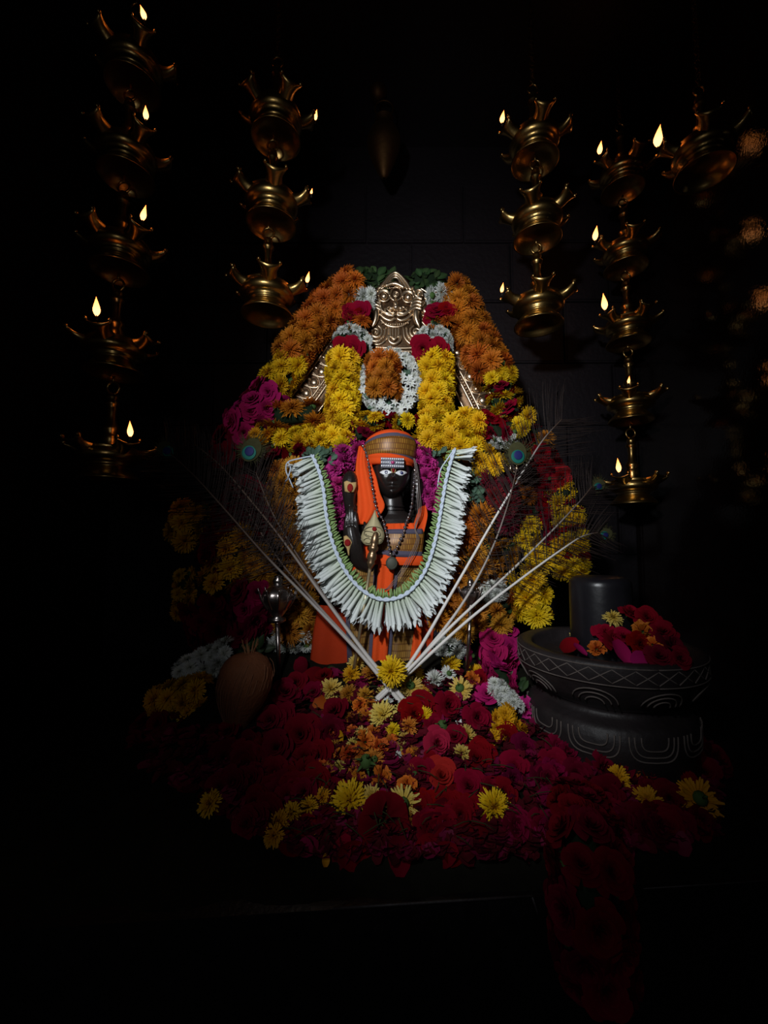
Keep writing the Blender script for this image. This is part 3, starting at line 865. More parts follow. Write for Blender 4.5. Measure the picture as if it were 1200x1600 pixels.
for cx, cy, ring in ((602.8, 738, True), (626.8, 738.8, False)):
    e = sub(almond(cx, cy, 8.8, 4.4, .0022, M_WHITE, 'eye', st)); e['label'] = 'painted white almond eye'
    m = MB(); c = face_at(cx + .6, cy - .2, .0045)
    if ring:
        for a in range(4):
            a0, a1 = a * PI / 2 + PI / 4, (a + 1) * PI / 2 + PI / 4
            m.tube([c + Vector((.0033 * math.cos(a0), 0, .0033 * math.sin(a0))), c + Vector((.0033 * math.cos(a1), 0, .0033 * math.sin(a1)))], .0009, 6)
    else: m.ball(c, (.0036, .0012, .0036), 8, 6); m.box(tuple(c + Vector((-.0044, -.0002, -.0018))), tuple(c + Vector((-.002, .0012, .0018))))
    m.part('pupil', M_BLUE, e)
m = MB(); m.ball(face_at(614.8, 734, .002), (.0022, .0022, .0062), 10, 8); m.part('red_mark', M_KUMKUM, st)
m = MB()
for w in (-1, 1): m.tube([face_at(614.8 + w * 2.6, 730, .0025), face_at(614.8 + w * 3.2, 735, .0025), face_at(614.8 + w * 1.5, 739, .0025)], .0009, 6)
m.part('paste_outline', M_SANDAL, st)
# three rows of stones on the brow
orn = MB(); YO = HC.y - HD - .010
orn.shell([[P(595 + 18.2 * i, 714.5 + .6 * i, YO + .004 * (i - 1) ** 2) for i in range(3)], [P(595 + 18.2 * i, 731 + .4 * i, YO + .004 * (i - 1) ** 2) for i in range(3)]], .002)
o = sub(orn.part('brow_ornament', M_GEM_G, st)); o['label'] = 'three rows of white stones with a pink stone in the middle'
for rw in range(3):
    for i in range(11):
        a = -1 + 2 * i / 10
        if rw == 1 and 4 <= i <= 6: continue
        m = MB(); m.ball(P(613.3 + a * 16.6, 717 + rw * 5.6 + .5 * a, YO - .0015 + .004 * a * a), (.0021, .0016, .0021), 7, 5); m.part('rhinestone', M_GEM, o)
m = MB(); m.ball(P(613.5, 722.5, YO - .002), (.0042, .0028, .0036), 10, 7); m.part('pink_stone', M_GEM_R, o)

# turban: wound bands
TC = P(609, 705, .962)


def band(name, mat, y0l, y0m, y0r, y1l, y1m, y1r, grow0, grow1, folds=0, parent=st, n=64, rows_n=7, bulge=.0, close=False, fd=.0012):
    rows = []
    for i in range(rows_n):
        v = i / (rows_n - 1); row = []
        for k in range(n + 1):
            a = -PI * 1.02 + 2.04 * PI * k / n; s = math.sin(a); f = .5 + .5 * s
            q = lambda l, m_, r_: l * (.5 - .5 * s) + r_ * (.5 + .5 * s) + (m_ - (l + r_) / 2) * (1 - s * s)
            py = lerp(q(y0l, y0m, y0r), q(y1l, y1m, y1r), v); g = lerp(grow0, grow1, v) + bulge * math.sin(PI * v)
            rad = 39 * S(.96) * g; z = P(609, py, .93).z
            fdm = fd * folds and fd * math.sin(v * folds * PI + a * 1.3)
            row.append(Vector((TC.x + (rad + fdm) * s, TC.y - (rad * .98 + fdm) * math.cos(a), z)))
        rows.append(row)
    mq = MB(); mq.shell(rows, .0025)
    if close: mq.add([r for r in rows[-1]], [tuple(range(len(rows[-1])))])
    return mq.part(name, mat, parent)


band('turban_roll', M_ORANGE, 724, 727, 726.5, 711, 712.5, 719, .87, .99, 3, bulge=.03)
band('turban_border', M_GREY, 713, 713, 719, 710.5, 711, 714.5, .97, 1.0)
band('turban_brocade', M_BROC, 712, 711.5, 715, 694, 686, 688, .99, 1.01, 0, bulge=.035)
band('turban_border', M_GREY, 695, 687, 689, 690, 680.5, 684, 1.01, .985)
band('turban_crown', M_ORANGE, 691, 681, 685, 680, 674, 678, .97, .80, 2, bulge=.02, close=True, fd=.002)


def sheet(name, mat, rows_px, folds=0, depth=.003, bulge=0.0, th=.002, parent=st, n=18, ph=0.0, sub_n=5, label=None):
    """draped cloth: rows of (left px, right px, py left, py right, Y); it bows towards the viewer and carries folds"""
    k = [Vector((a, b, c)) for a, b, c, _, _ in rows_px]; k2 = [Vector((d, e_, 0)) for _, _, _, d, e_ in rows_px]
    A, B = (smooth_path(k, sub_n), smooth_path(k2, sub_n)) if len(k) > 2 else (k, k2)
    rows = []
    for a, b in zip(A, B):
        row = []
        for j in range(n + 1):
            v = j / n; x = lerp(a.x, b_x(a), v); y = lerp(a.z, b.x, v)
            dy = -bulge * (1 - (2 * v - 1) ** 2) - (depth * math.sin(v * folds * 2 * PI + ph) if folds else 0)
            row.append(P(x, y, b.y + dy))
        rows.append(row)
    mq = MB(); mq.shell([list(r) for r in rows], th); return mq.part(name, mat, parent, True, label)


def b_x(a): return a.y


# orange cloth falling beside the cheek
sheet('side_drape', M_ORANGE, [(560, 578, 697, 694, .95), (556, 580, 722, 722, .937), (555, 588, 745, 745, .927), (558, 594, 772, 770, .92), (558, 601, 800, 793, .918), (557, 583, 820, 818, .92)], 2.2, .0035, .006, ph=.5)
sheet('side_drape', M_ORANGE, [(550, 560, 738, 735, .946), (553, 566, 760, 756, .94), (555, 566, 790, 790, .935)], 1, .002, .003)
sheet('shoulder_drape', M_ORANGE, [(655, 665, 793, 789, .95), (648, 668, 812, 806, .935), (642, 662, 832, 834, .925)], 1, .003, .004)
sheet('neckline', M_ORANGE, [(601, 650, 818, 817, .928), (600, 654, 825, 824, .922), (599, 656, 832, 830, .918)], 5, .003, .006)
sheet('chest_border', M_GREY, [(600, 660, 827, 826, .919), (598, 661, 834, 834, .916)], 0, 0, .010)
sheet('chest_brocade', M_BROC, [(593, 663, 832, 831, .920), (588, 662, 848, 846, .916), (584, 660, 863, 866, .918)], 0, 0, .012)
sheet('chest_border', M_GREY, [(584, 660, 859, 862, .917), (582, 660, 868, 872, .917)], 0, 0, .013)
sheet('belt', M_ORANGE, [(580, 662, 866, 869, .918), (580, 662, 874, 878, .916), (580, 660, 882, 884, .918)], 1.4, .001, .013)
sheet('waist_fold', M_ORANGE, [(566, 578, 852, 848, .93), (556, 580, 872, 868, .922), (549, 570, 894, 888, .925)], 1.5, .003, .004)
# vertical pleats of the robe
for nm, mat, xs, fo, bu in (('robe_brocade', M_BROC2, (551, 588, 545, 584, 552, 577), 1, .004), ('robe_border', M_GREY, (585, 593, 581, 588, 574, 581), 0, .001), ('robe_pleat', M_ORANGE, (591, 617, 587, 612, 579, 604), 1.5, .002),
                            ('robe_border', M_GREY, (614, 623, 609, 618, 600, 609), 0, .001), ('robe_brocade', M_BROC2, (621, 656, 616, 652, 607, 640), 1, .003), ('robe_border', M_GREY, (654, 662, 650, 656, 638, 645), 0, .001)):
    yy = .917 if nm != 'robe_pleat' else .912
    e = abs((xs[0] + xs[1]) / 2 - 605) / 45 * .012
    sheet(nm, mat, [(xs[0], xs[1], 878, 878, yy + e), (xs[2], xs[3], 940, 940, yy + e), (xs[4], xs[5], 1050, 1050, .905 + e)], fo, .0025, bu)
sheet('robe_trim', M_ORANGE, [(652, 661, 930, 930, .935), (647, 660, 975, 975, .925), (638, 656, 1045, 1045, .915)], 1, .0015, .003)
sheet('robe_border', M_TEAL, [(545, 553, 950, 950, .935), (547, 554, 985, 985, .927)], 0, 0, .001); sheet('robe_border', M_TEAL, [(640, 646, 955, 955, .922), (640, 646, 985, 985, .918)], 0, 0, .001)
sheet('robe_border', M_GREY, [(540, 553, 960, 960, .936), (543, 556, 1045, 1045, .922)], 0, 0, .001)
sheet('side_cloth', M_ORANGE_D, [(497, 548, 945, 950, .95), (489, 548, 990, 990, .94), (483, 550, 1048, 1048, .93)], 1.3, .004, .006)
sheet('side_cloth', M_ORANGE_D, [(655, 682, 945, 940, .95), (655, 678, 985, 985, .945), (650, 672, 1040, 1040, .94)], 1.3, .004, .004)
sheet('side_border', M_GREY, [(662, 680, 960, 950, .945), (672, 690, 1000, 985, .948)], 0, 0, .002)
# paste marks on the hands
for pts, c, rk in (([(537.5, 753), (542, 751), (549, 754), (556.5, 753), (557, 760), (553, 769), (545, 770), (538.5, 768)], (547, 762), (4.6, 6.5)), ([(537, 838), (541, 836.5), (547, 841), (551.5, 847), (548, 854), (546, 862), (546, 868.5), (544, 868), (542, 858), (537, 850)], (543, 848), (4.8, 5.5))):
    Yp = .8945 if c[1] < 800 else .887
    m = MB(); n = len(pts); rows = []
    for s, dy in ((1.0, .012), (1.0, .003), (.8, 0), (.02, -.001)): rows.append([P(lerp(c[0], x, s), lerp(c[1], y, s), Yp + dy + .00003 * (lerp(c[0], x, s) - c[0]) ** 2) for x, y in pts])
    m.grid(rows, 0, None, True); o = sub(m.part('paste_mark', M_SANDAL, st)); o['label'] = 'yellow sandal paste patch on the hand'
    m = MB(); m.ball(P(c[0], c[1], Yp - .001), (rk[0] * S(.9), .002, rk[1] * S(.9)), 12, 8); m.part('red_dot', M_KUMKUM, o)

# bead necklace with medallion
nk = thing('bead_necklace', 'long dark bead necklace with grey medallion hanging on the black statue', 'necklace', P(611, 886, .90))
lft = [(567, 697, .937), (572, 708, .932), (575.5, 722, .927), (579, 745, .914), (583, 768, .908), (587, 790, .905), (592, 803, .905), (598, 812, .905), (603, 830, .898), (607, 850, .893), (611, 872, .890)]
rgt = [(648, 735, .928), (647, 750, .93), (645, 770, .93), (643, 790, .93), (639, 806, .92), (634, 818, .908), (631, 832, .900), (622, 852, .894), (611, 872, .890)]
for pts in (lft, rgt):
    for i, p in enumerate(resample(smooth_path([P(*q) for q in pts], 5), .0092)):
        m = MB(); r = .0030 + .0008 * (i % 3 == 0); m.ball(p, (r, r, r * 1.1), 8, 6); m.part('bead', M_BEAD if i % 4 else M_SILVER, nk)
    m = MB(); m.tube(smooth_path([P(*q) for q in pts], 5), .0007, 5); m.part('string', M_THREAD, nk)
m = MB(); c = P(612, 880, .888); m.ball(c, (.0125, .0035, .0140), 18, 10); m.torus(c + Vector((0, -.002, 0)), .0108, .0009, Matrix.Rotation(PI / 2, 3, 'X')); m.torus(c + Vector((0, 0, .0165)), .003, .001, Matrix.Rotation(PI / 2, 3, 'Y'), 12, 6)
m.part('medallion', plain('dull_medallion', (.055, .058, .042), .6, .3), nk)
# loose grey threads over the right shoulder
for k, dx in enumerate((0, 3.2, 6.4)):
    m = MB(); m.tube(smooth_path([P(x + dx * a, y, Y) for x, y, Y, a in ((646, 716, .93, .3), (649, 735, .922, .6), (651, 770, .918, .8), (653, 800, .912, .7), (648, 825, .905, .2), (651, 842, .902, .6), (640, 868, .897, 1), (624, 894, .893, 1), (606, 918, .893, .7), (596, 922, .90, .6))], 6), .0008, 6)
    m.thing('hanging_thread', M_THREAD, ('left', 'middle', 'right')[k] + ' one of three grey threads slung over the shoulder of the black statue', 'thread', 'grey threads on the statue')

# spear with leaf-shaped blade
sr = thing('spear', 'tall spear with pale leaf-shaped blade standing before the black statue', 'spear', P(553, 1046, .86))
YS = .872
axis0, axis1 = (581, 876), (553, 1046)
side = [(797, .3), (804, 3), (811, 6), (818, 10), (825, 14), (832, 17), (838, 18.3), (844, 17.5), (849, 14), (852, 10), (853, 5)]
rows = []
for y, w in side:
    cx = 586 - (y - 797) * .085; rows.append([P(cx + w * s, y + (2.5 * (1 - abs(s)) * -1 if y > 846 else 0), YS - .005 * (1 - abs(s) ** 1.5) * min(1, w / 8)) for s in (-1, -.6, -.25, 0, .25, .6, 1)])
m = MB(); m.shell(rows, .005); bl = sub(m.part('blade', M_SPEAR, sr))
m = MB()
yq = YS - .0062
for pts in ([(567.5, 829), (575, 824), (586, 823), (594, 825), (597, 829)], [(569, 836), (570, 830), (580, 831), (584, 833)], [(571, 835), (578, 838), (592, 838), (594, 833), (590, 829)], [(568, 844), (573, 841), (580, 844), (577, 849), (571, 848)], [(589, 843), (595, 841), (598, 846), (593, 850), (588, 848)], [(572, 834), (571, 837), (577, 840)]):
    m.tube(smooth_path([P(x, y, yq + .0035 * (abs(x - 583) / 17) ** 2) for x, y in pts], 4), .00055, 5)
m.part('engraving', M_INCISE, bl)
m = MB(); m.ball(P(585, 826.5, yq), (.0048, .0015, .0045), 10, 6); m.part('red_mark', M_KUMKUM, sr)
axw = (P(*axis1, .86) - P(*axis0, YS)).normalized()
Q = Vector((0, 0, -1)).rotation_difference(axw).to_matrix()
m = MB(); m.lathe([(.002, .052), (.0065, .046), (.0085, .036), (.009, .026), (.007, .022), (.0105, .018), (.0105, .012), (.0065, .008), (.0095, .002), (.0105, -.006), (.007, -.011), (.009, -.015), (.0065, -.020), (.004, -.026), (.001, -.028)], 18, P(581.5, 868, YS - .003), 0, Q); m.part('socket', plain('worn_brass', (.32, .20, .11), .35, .9), sr)
m = MB(); m.tube([P(581, 870, YS), P(*axis1, .86)], .0034, 10); m.part('shaft', plain('shaft_metal', (.52, .42, .26), .35, .7), sr)

# silver maces
for px, top, lab, YM in ((434, 912, 'silver mace with fluted bulb head standing left of the statue', .87), (735, 905, 'slim silver sceptre standing right of the statue behind the feathers', .87)):
    base = P(px + (2 if px < 500 else -5), 1060 if px < 500 else 1046, YM - .01); hd = P(px, top + 22, YM)
    rt = thing('silver_mace', lab, 'mace', base); s = 1.0 if px < 500 else .62
    m = MB(); m.lathe([(.001, -.052 * s), (.010 * s, -.050 * s), (.017 * s, -.046 * s), (.017 * s, -.041 * s), (.009 * s, -.038 * s), (.014 * s, -.032 * s), (.020 * s, -.022 * s), (.029 * s, -.008 * s), (.032 * s, .004 * s), (.028 * s, .014 * s), (.016 * s, .022 * s), (.009 * s, .026 * s), (.010 * s, .032 * s), (.011 * s, .036 * s), (.007 * s, .040 * s), (.008 * s, .044 * s), (.001, .047 * s)], 40, hd, 0, None, lambda a, z: .05 * math.cos(a * 10) if -.028 * s < z < .02 * s else 0)
    m.part('mace_head', M_SILVER, rt)
    for k in range(10):
        a = k * PI / 5; m = MB(); m.tube(smooth_path([hd + Vector((math.cos(a) * r * s, math.sin(a) * r * s, z * s)) for r, z in ((.021, -.022), (.033, -.004), (.038, .010), (.041, .020))], 4), [.002 * s] * 12 + [.0006], 6); m.part('petal_flange', M_SILVER, rt)
    m = MB(); m.tube([hd + Vector((0, 0, -.045 * s)), base], [.0052 if s == 1 else .0042, .0036], 12); m.part('mace_shaft', M_SILVER, rt)

# ------------------------------------------------------------------ tuberose garland (U shaped)
ug = thing('tuberose_garland', 'U-shaped garland of white tuberose buds on a pale blue cord round the statue', 'garland', P(612, 975, .88))
cpx = [(489, 712, .915), (500, 738, .905), (507, 768, .90), (511, 805, .893), (520, 845, .885), (537, 885, .878), (562, 917, .872), (595, 935, .868), (630, 929, .868), (655, 905, .872), (671, 872, .878), (682, 830, .885), (689, 790, .893), (697, 745, .90), (709, 703, .91)]
path = smooth_path([P(*p) for p in cpx], 8)
m = MB()
for ph in (0, PI):
    L = resample(path, .004); q = []
    for i, p in enumerate(L): q.append(p + Vector((math.cos(i * .9 + ph) * .0022, -.010 + math.sin(i * .9 + ph) * .0015, math.sin(i * .9 + ph) * .0022)))
    m.tube(q, .0026, 6)
m.part('cord', M_CORD, ug)


def floret(seed):
    rnd = random.Random(seed); q = MB(); b1, b2 = rnd.uniform(-.05, .05), rnd.uniform(-.07, .07)
    q.tube([(0, 0, 0), (.3, b1 * .4, 0), (.65, b1, b2 * .5), (.88, b1 * 1.2, b2)], [.036, .042, .055, .064], 6, 0, [.05, .4, .8, 1], False)
    for k in range(4):
        a = k * PI / 2 + rnd.uniform(-.2, .2); e = Vector((0, math.cos(a), math.sin(a))); c = Vector((.86, b1 * 1.2, b2))
        petal_strip(q, [c + e * .045, c + e * .085 + Vector((.09, 0, 0)), c + e * rnd.uniform(.06, .14) + Vector((rnd.uniform(.14, .26), 0, 0))], e, [.045, .05, .01], .9, 1, .2)
    q.tube([(0, 0, 0), (-.14, 0, 0), (-.32, b1, .02)] if seed % 2 else [(0, 0, 0), (-.05, 0, 0), (-.08, 0, 0)], [.026, .032, .018], 6, 1)
    return q.mesh('tuberose_floret', [M_TUB, M_TUBG])


M_TUB = floral('tuberose_white', (.50, .58, .42), (.74, .78, .78), .5, 0, .12, .3); M_TUBG = plain('tuberose_green', (.24, .36, .13), .6, 0, .3, .3, 300)
FL = [floret(s) for s in range(4)]
N = 290; L = resample(path, .002); acc = 0
dl = [0]
for a, b in zip(L, L[1:]): dl.append(dl[-1] + (b - a).length)
for i in range(N):
    sdist = dl[-1] * (i + .5) / N; j = min(range(len(dl)), key=lambda k: abs(dl[k] - sdist)); j = max(1, min(len(L) - 2, j))
    t = (L[j + 1] - L[j - 1]).normalized(); frac = sdist / dl[-1]
    nrm = Vector((t.z, 0, -t.x)); nrm = -nrm if nrm.dot(L[j] - P(605, 790, .9)) < 0 else nrm
    drp = .30 * (1 - abs(nrm.z)); d = (nrm + Vector((random.uniform(-.12, .12), -.12 + .30 * (i % 3) + random.uniform(-.1, .1), -drp + random.uniform(-.12, .12)))).normalized()
    if frac < .04 or frac > .97: d = (d + Vector((0, 0, .5 if frac > .5 else .25))).normalized()
    ln = (44 if .1 < frac < .9 else 38) * S(.89) * random.uniform(.86, 1.08) * (.88 if frac > .62 else 1)
    o = bpy.data.objects.new('floret', FL[i % 4]); C.objects.link(o); o.parent = ug; o.location = L[j] + Vector((0, .004 * (i % 3) - .004, 0)) - ORIGIN[ug.name]
    o.rotation_mode = 'QUATERNION'; o.rotation_quaternion = Vector((1, 0, 0)).rotation_difference(d) @ Quaternion((1, 0, 0), random.uniform(0, 6)); o.scale = (ln, ln * 1.35, ln * 1.35)
for pts in ([(490, 712, .905), (470, 716, .90), (450, 722, .905), (447, 735, .905), (452, 748, .905), (458, 762, .91)], [(450, 722, .905), (454, 732, .90), (449, 748, .90), (446, 752, .905)], [(709, 703, .905), (700, 716, .90), (688, 735, .90), (684, 760, .905)]):
    m = MB(); m.tube(smooth_path([P(*p) for p in pts], 5), .0016, 6); m.part('tie_thread', M_CORD, ug)

# ------------------------------------------------------------------ flower garlands behind and beside the statue
G = 'flower garlands dressing the shrine'
garland('flower_garland', 'thick orange garland down the left of the bronze arch, ending in yellow and magenta', 'garland', [
    ([(551, 449, 1.07), (532, 463, 1.065), (508, 487, 1.06), (487, 512, 1.055), (468, 538, 1.05), (456, 556, 1.045)], 33, 'o', 19),
    ([(452, 573, 1.04), (430, 600, 1.03)], 29, 'y', 18),
    ([(420, 622, 1.02), (400, 645, 1.015), (378, 672, 1.01)], 33, 'mr', 20),
    ([(362, 688, 1.01), (352, 715, 1.01)], 28, 'd', 20)], P(352, 730, 1.01))
garland('flower_garland', 'thick orange garland down the right of the bronze arch, ending in yellow and red', 'garland', [
    ([(706, 462, 1.075), (720, 482, 1.07), (738, 517, 1.06), (752, 548, 1.055), (768, 578, 1.045)], 35, 'o', 20),
    ([(766, 594, 1.03), (792, 588, 1.04)], 18, 'y', 15), ([(770, 612, 1.02), (796, 605, 1.03)], 14, 'r', 14),
    ([(772, 632, 1.02), (800, 624, 1.03)], 18, 'y', 16), ([(784, 648, 1.02), (806, 640, 1.03)], 16, 'r', 16),
    ([(816, 654, 1.03)], 20, 'y', 18), ([(785, 664, 1.02), (806, 668, 1.02)], 15, 'y', 14), ([(822, 682, 1.03), (835, 676, 1.04)], 15, 'd', 14),
    ([(838, 694, 1.03), (852, 690, 1.04)], 17, 'b', 16), ([(842, 712, 1.03), (856, 722, 1.03), (862, 740, 1.03)], 20, 'r', 16),
    ([(866, 750, .985)], 20, 'k', 19), ([(866, 778, .985), (886, 764, .985)], 18, 'y', 16), ([(866, 793, .99), (890, 792, .99)], 14, 'r', 14),
    ([(872, 811, .98), (900, 806, .985)], 16, 'y', 15, .8), ([(866, 827, .99), (896, 824, .99)], 13, 'r', 14, .8), ([(884, 838, .985), (902, 838, .985)], 14, 'y', 13, .8),
    ([(872, 856, .975), (906, 852, .98)], 16, 'y', 15, .8), ([(866, 871, .985), (904, 871, .985)], 12, 'r', 14, .8), ([(872, 888, .975), (904, 888, .98)], 20, 'y', 17, .9),
    ([(850, 775, 1.01), (856, 830, 1.01), (860, 880, 1.01)], 22, 'r', 18)], P(885, 905, 1.03))
for a, lab in (((557, 533), 'left'), ((684, 682), 'right')):
    lf = lab == 'left'; dx = 0 if lf else 127
    sg = [([(560 + dx * .96, 466 if lf else 463, 1.05)], 18, 'w', 16), ([(574 + dx * .97, 464, 1.05)], 14, 'w', 13), ([(552 + dx, 470, 1.055)], 14, 'w', 12), ([(572 + dx, 478, 1.05)], 14, 'w', 12),
          ([(549 + dx, 491, 1.04), (566 + dx, 489, 1.04)], 15, 'r', 16, .4),
          ([(548 + dx, 510, 1.04), (568 + dx, 510, 1.04)], 19, 'o', 17),
          ([(530 + dx, 530, 1.035), (537 + dx, 522, 1.03), (549 + dx, 517, 1.03), (562 + dx, 522, 1.03), (570 + dx, 533, 1.035), (571 + dx, 546, 1.035)], 12, 'w', 11),
          ([(535 + dx, 544, 1.02), (545 + dx, 543, 1.015), (556 + dx, 546, 1.02)], 17, 'r', 20, .3),
          ([(537 + dx * 1.14, 566, 1.03), (537 + dx * 1.14, 600, 1.025), (536 + dx * 1.14, 640, 1.015), (538 + dx * 1.13, 668 if lf else 690, 1.01)], 30, 'y', 18)]
    garland('pendant_garland', 'short pendant garland of white, red and yellow flowers %s of the lion face' % lab, 'garland', sg, P(537 + dx * 1.13, 690, 1.01), 'pendant garlands beside the lion face')
# oval rosette under the lion face
segs = [([(598, 568, 1.005), (599, 592, 1.0), (600, 612, 1.0)], 31, 'o', 17)]
ring = [(610 + 41 * math.cos(a) * (1.0), 598 + 46 * math.sin(a), 1.02) for a in [2 * PI * k / 14 for k in range(15)]]
segs.append((ring, 10, 'w', 8, 1.5, 1.5))
rs = garland('rosette', 'oval orange chrysanthemum rosette ringed with small white flowers under the lion face', 'rosette', segs, P(610, 648, 1.01))
for k in range(44):
    a = 2 * PI * k / 22; q = 22 if k > 21 else 35; place('leaf', K['l2'][0], rs, P(610 + q * math.cos(a), 600 + q * 1.18 * math.sin(a), 1.01), (random.uniform(-.5, .5), -1, random.uniform(-.3, .3)), .022)
for k in range(46):
    a = random.uniform(-2.2, 2.2) if k % 4 else random.uniform(0, 6.28); rr = random.uniform(19, 46); place('tuberose', K['s'][0], rs, P(610 + rr * math.cos(a), 600 + rr * 1.05 * math.sin(a), 1.0), (random.uniform(-.6, .6), -1, random.uniform(-.5, .5)), .011)
garland('flower_row', 'row of yellow chrysanthemums and red roses over the turban', 'garland', [
    ([(570, 657, .985), (588, 659, .98)], 16, 'y', 15), ([(605, 655, .985)], 15, 'r', 14), ([(629, 657, .975)], 18, 'y', 16), ([(647, 660, .985)], 14, 'r', 13),
    ([(557, 668, .99), (566, 684, .985)], 16, 'd', 14), ([(583, 678, .995)], 14, 'd', 12)], P(605, 690, .985))
garland('flower_band', 'band of rust and yellow chrysanthemums left of the turban with red roses', 'garland', [
    ([(432, 652, 1.0), (462, 650, 1.0), (490, 646, 1.005)], 26, 'o', 22), ([(520, 662, 1.0)], 20, 'b', 18),
    ([(445, 690, .985), (480, 684, .985), (515, 684, .985), (540, 693, .985)], 22, 'y', 17),
    ([(458, 709, .97)], 16, 'r', 16), ([(438, 716, .975), (425, 736, .98), (415, 757, .985)], 19, 'd', 16), ([(430, 700, .985)], 14, 'd', 14)], P(480, 765, .985))
garland('flower_band', 'broad yellow chrysanthemum band curving down right of the turban with red roses and white blooms', 'garland', [
    ([(663, 668, .995), (690, 668, .99), (718, 664, .985), (742, 664, .985)], 26, 'y', 18), ([(665, 690, .985), (700, 690, .98), (728, 696, .97), (752, 714, .965), (770, 730, .965)], 25, 'y', 18),
    ([(738, 735, .97), (760, 738, .97)], 18, 'y', 15), ([(752, 656, .98), (770, 668, .97), (783, 680, .97)], 16, 'r', 15), ([(748, 682, .98)], 12, 'r', 11),
    ([(772, 690, .965), (788, 692, .965), (800, 688, .965)], 10, 'w', 9), ([(810, 672, .99)], 16, 'y', 14), ([(700, 712, .99)], 12, 'y', 12)], P(740, 760, .97))
garland('head_garland', 'magenta carnation garland framing the head of the statue', 'garland', [
    ([(552, 702, .985), (538, 712, .98), (530, 728, .975), (526, 748, .97), (528, 775, .97), (532, 800, .97), (536, 820, .97)], 21, 'c', 15),
    ([(648, 707, .985), (660, 716, .975), (668, 738, .975), (672, 765, .975), (674, 790, .975)], 19, 'c', 14), ([(696, 862, .96)], 10, 'c', 10)], P(600, 830, .98))
garland('body_garland', 'amber chrysanthemum garland hanging left of the tuberose garland', 'garland', [
    ([(452, 735, .965), (447, 770, .965), (452, 805, .965), (460, 835, .965), (472, 870, .965), (480, 905, .965)], 33, 'b', 21), ([(483, 850, .945)], 17, 'w', 15), ([(452, 915, .975), (458, 955, .97), (462, 985, .965)], 34, 'b', 21),
    ([(478, 940, .97), (482, 965, .97)], 22, 'b', 18), ([(428, 1000, .955), (452, 1004, .95), (475, 1002, .95)], 17, 'w', 15)], P(455, 1020, .96))
garland('body_garland', 'amber chrysanthemum garland hanging right of the tuberose garland', 'garland', [
    ([(742, 802, .965), (728, 830, .965), (716, 865, .96)], 34, 'o', 22), ([(745, 835, .97), (755, 870, .97), (740, 900, .97)], 28, 'b', 20), ([(705, 900, .965), (695, 935, .96), (692, 965, .955)], 28, 'o', 20),
    ([(722, 905, .97), (718, 945, .965), (720, 980, .96)], 24, 'b', 19), ([(755, 925, .955), (780, 922, .96)], 18, 'w', 14), ([(745, 962, .955), (775, 968, .955)], 25, 'b', 19), ([(690, 1010, .945), (715, 1012, .945)], 15, 'w', 14)], P(730, 1020, .96))
garland('side_garland', 'thick garland right of the statue, dark red above, yellow below, behind feather quills', 'garland', [
    ([(762, 750, .985), (780, 780, .985), (795, 812, .985)], 30, 'm', 20), ([(735, 775, .99), (800, 760, .995)], 18, 'm', 17), ([(815, 770, .985)], 22, 'o', 20), ([(840, 800, 1.0), (830, 790, 1.0)], 16, 'r', 15),
    ([(824, 822, .975), (824, 845, .975)], 21, 'y', 16), ([(828, 872, .975), (840, 872, .98)], 27, 'y', 19), ([(795, 850, .985), (790, 880, .985)], 18, 'b', 16), ([(822, 905, .98), (830, 930, .98), (832, 955, .98)], 31, 'y', 20),
    ([(790, 905, .985), (788, 950, .985)], 20, 'b', 17), ([(765, 1005, .96), (790, 1005, .965), (775, 1030, .945)], 28, 'mr', 20), ([(745, 1025, .95)], 18, 'mr', 17)], P(800, 1040, .97))
garland('side_garland', 'thick garland left of the statue in shadow, dark red above and dim yellow below', 'garland', [
    ([(392, 770, .985), (375, 800, .985), (360, 830, .985), (345, 870, .985)], 36, 'd', 22), ([(415, 775, .98), (420, 830, .98)], 24, 'd', 20), ([(300, 800, 1.0), (285, 838, 1.0)], 30, 'g', 20), ([(330, 795, 1.0)], 24, 'd', 20),
    ([(372, 838, .97), (360, 870, .97), (345, 905, .97)], 34, 'g', 21), ([(400, 860, .98), (405, 900, .98)], 28, 'b', 20), ([(288, 900, 1.0), (285, 955, 1.0)], 16, 'g', 14), ([(320, 950, .995), (330, 990, .985)], 34, 'd', 22),
    ([(395, 930, .965), (392, 965, .96), (385, 992, .955)], 32, 'x', 21), ([(345, 1002, .97)], 24, 'd', 20), ([(400, 690, .96), (412, 672, .965)], 15, 'g', 13)], P(360, 1020, .97))
garland('end_garland', 'thick garland end at the far left, white above yellow above dark red', 'garland', [
    ([(362, 1020, .90), (338, 1030, .90), (310, 1042, .89), (292, 1058, .88)], 27, 'w', 14), ([(318, 1085, .85), (285, 1090, .85), (255, 1105, .85)], 34, 'g', 19), ([(322, 1115, .83), (300, 1118, .83)], 24, 'g', 18),
    ([(290, 1145, .82), (258, 1140, .82), (232, 1150, .82)], 32, 'd', 22), ([(315, 1170, .80), (270, 1180, .80), (228, 1180, .81)], 30, 'd', 22), ([(338, 1140, .82)], 26, 'd', 22)], P(280, 1210, .82))
garland('end_garland', 'garland end beside the carved bowl, pink above white above yellow', 'garland', [
    ([(768, 1042, .88), (786, 1058, .85), (790, 1072, .83)], 17, 'mr', 16), ([(776, 1074, .82), (790, 1087, .80), (804, 1106, .775)], 15, 'w', 11), ([(786, 1118, .76), (795, 1138, .745), (775, 1156, .735), (757, 1166, .73)], 20, 'g', 15), ([(806, 1138, .745)], 16, 'g', 14)], P(785, 1180, .82))
o = ruffle_mesh('frill_pink', [F_('hot_pink_frill', (.42, .01, .10), (.62, .03, .20)), M_CALYX], 5, 34)
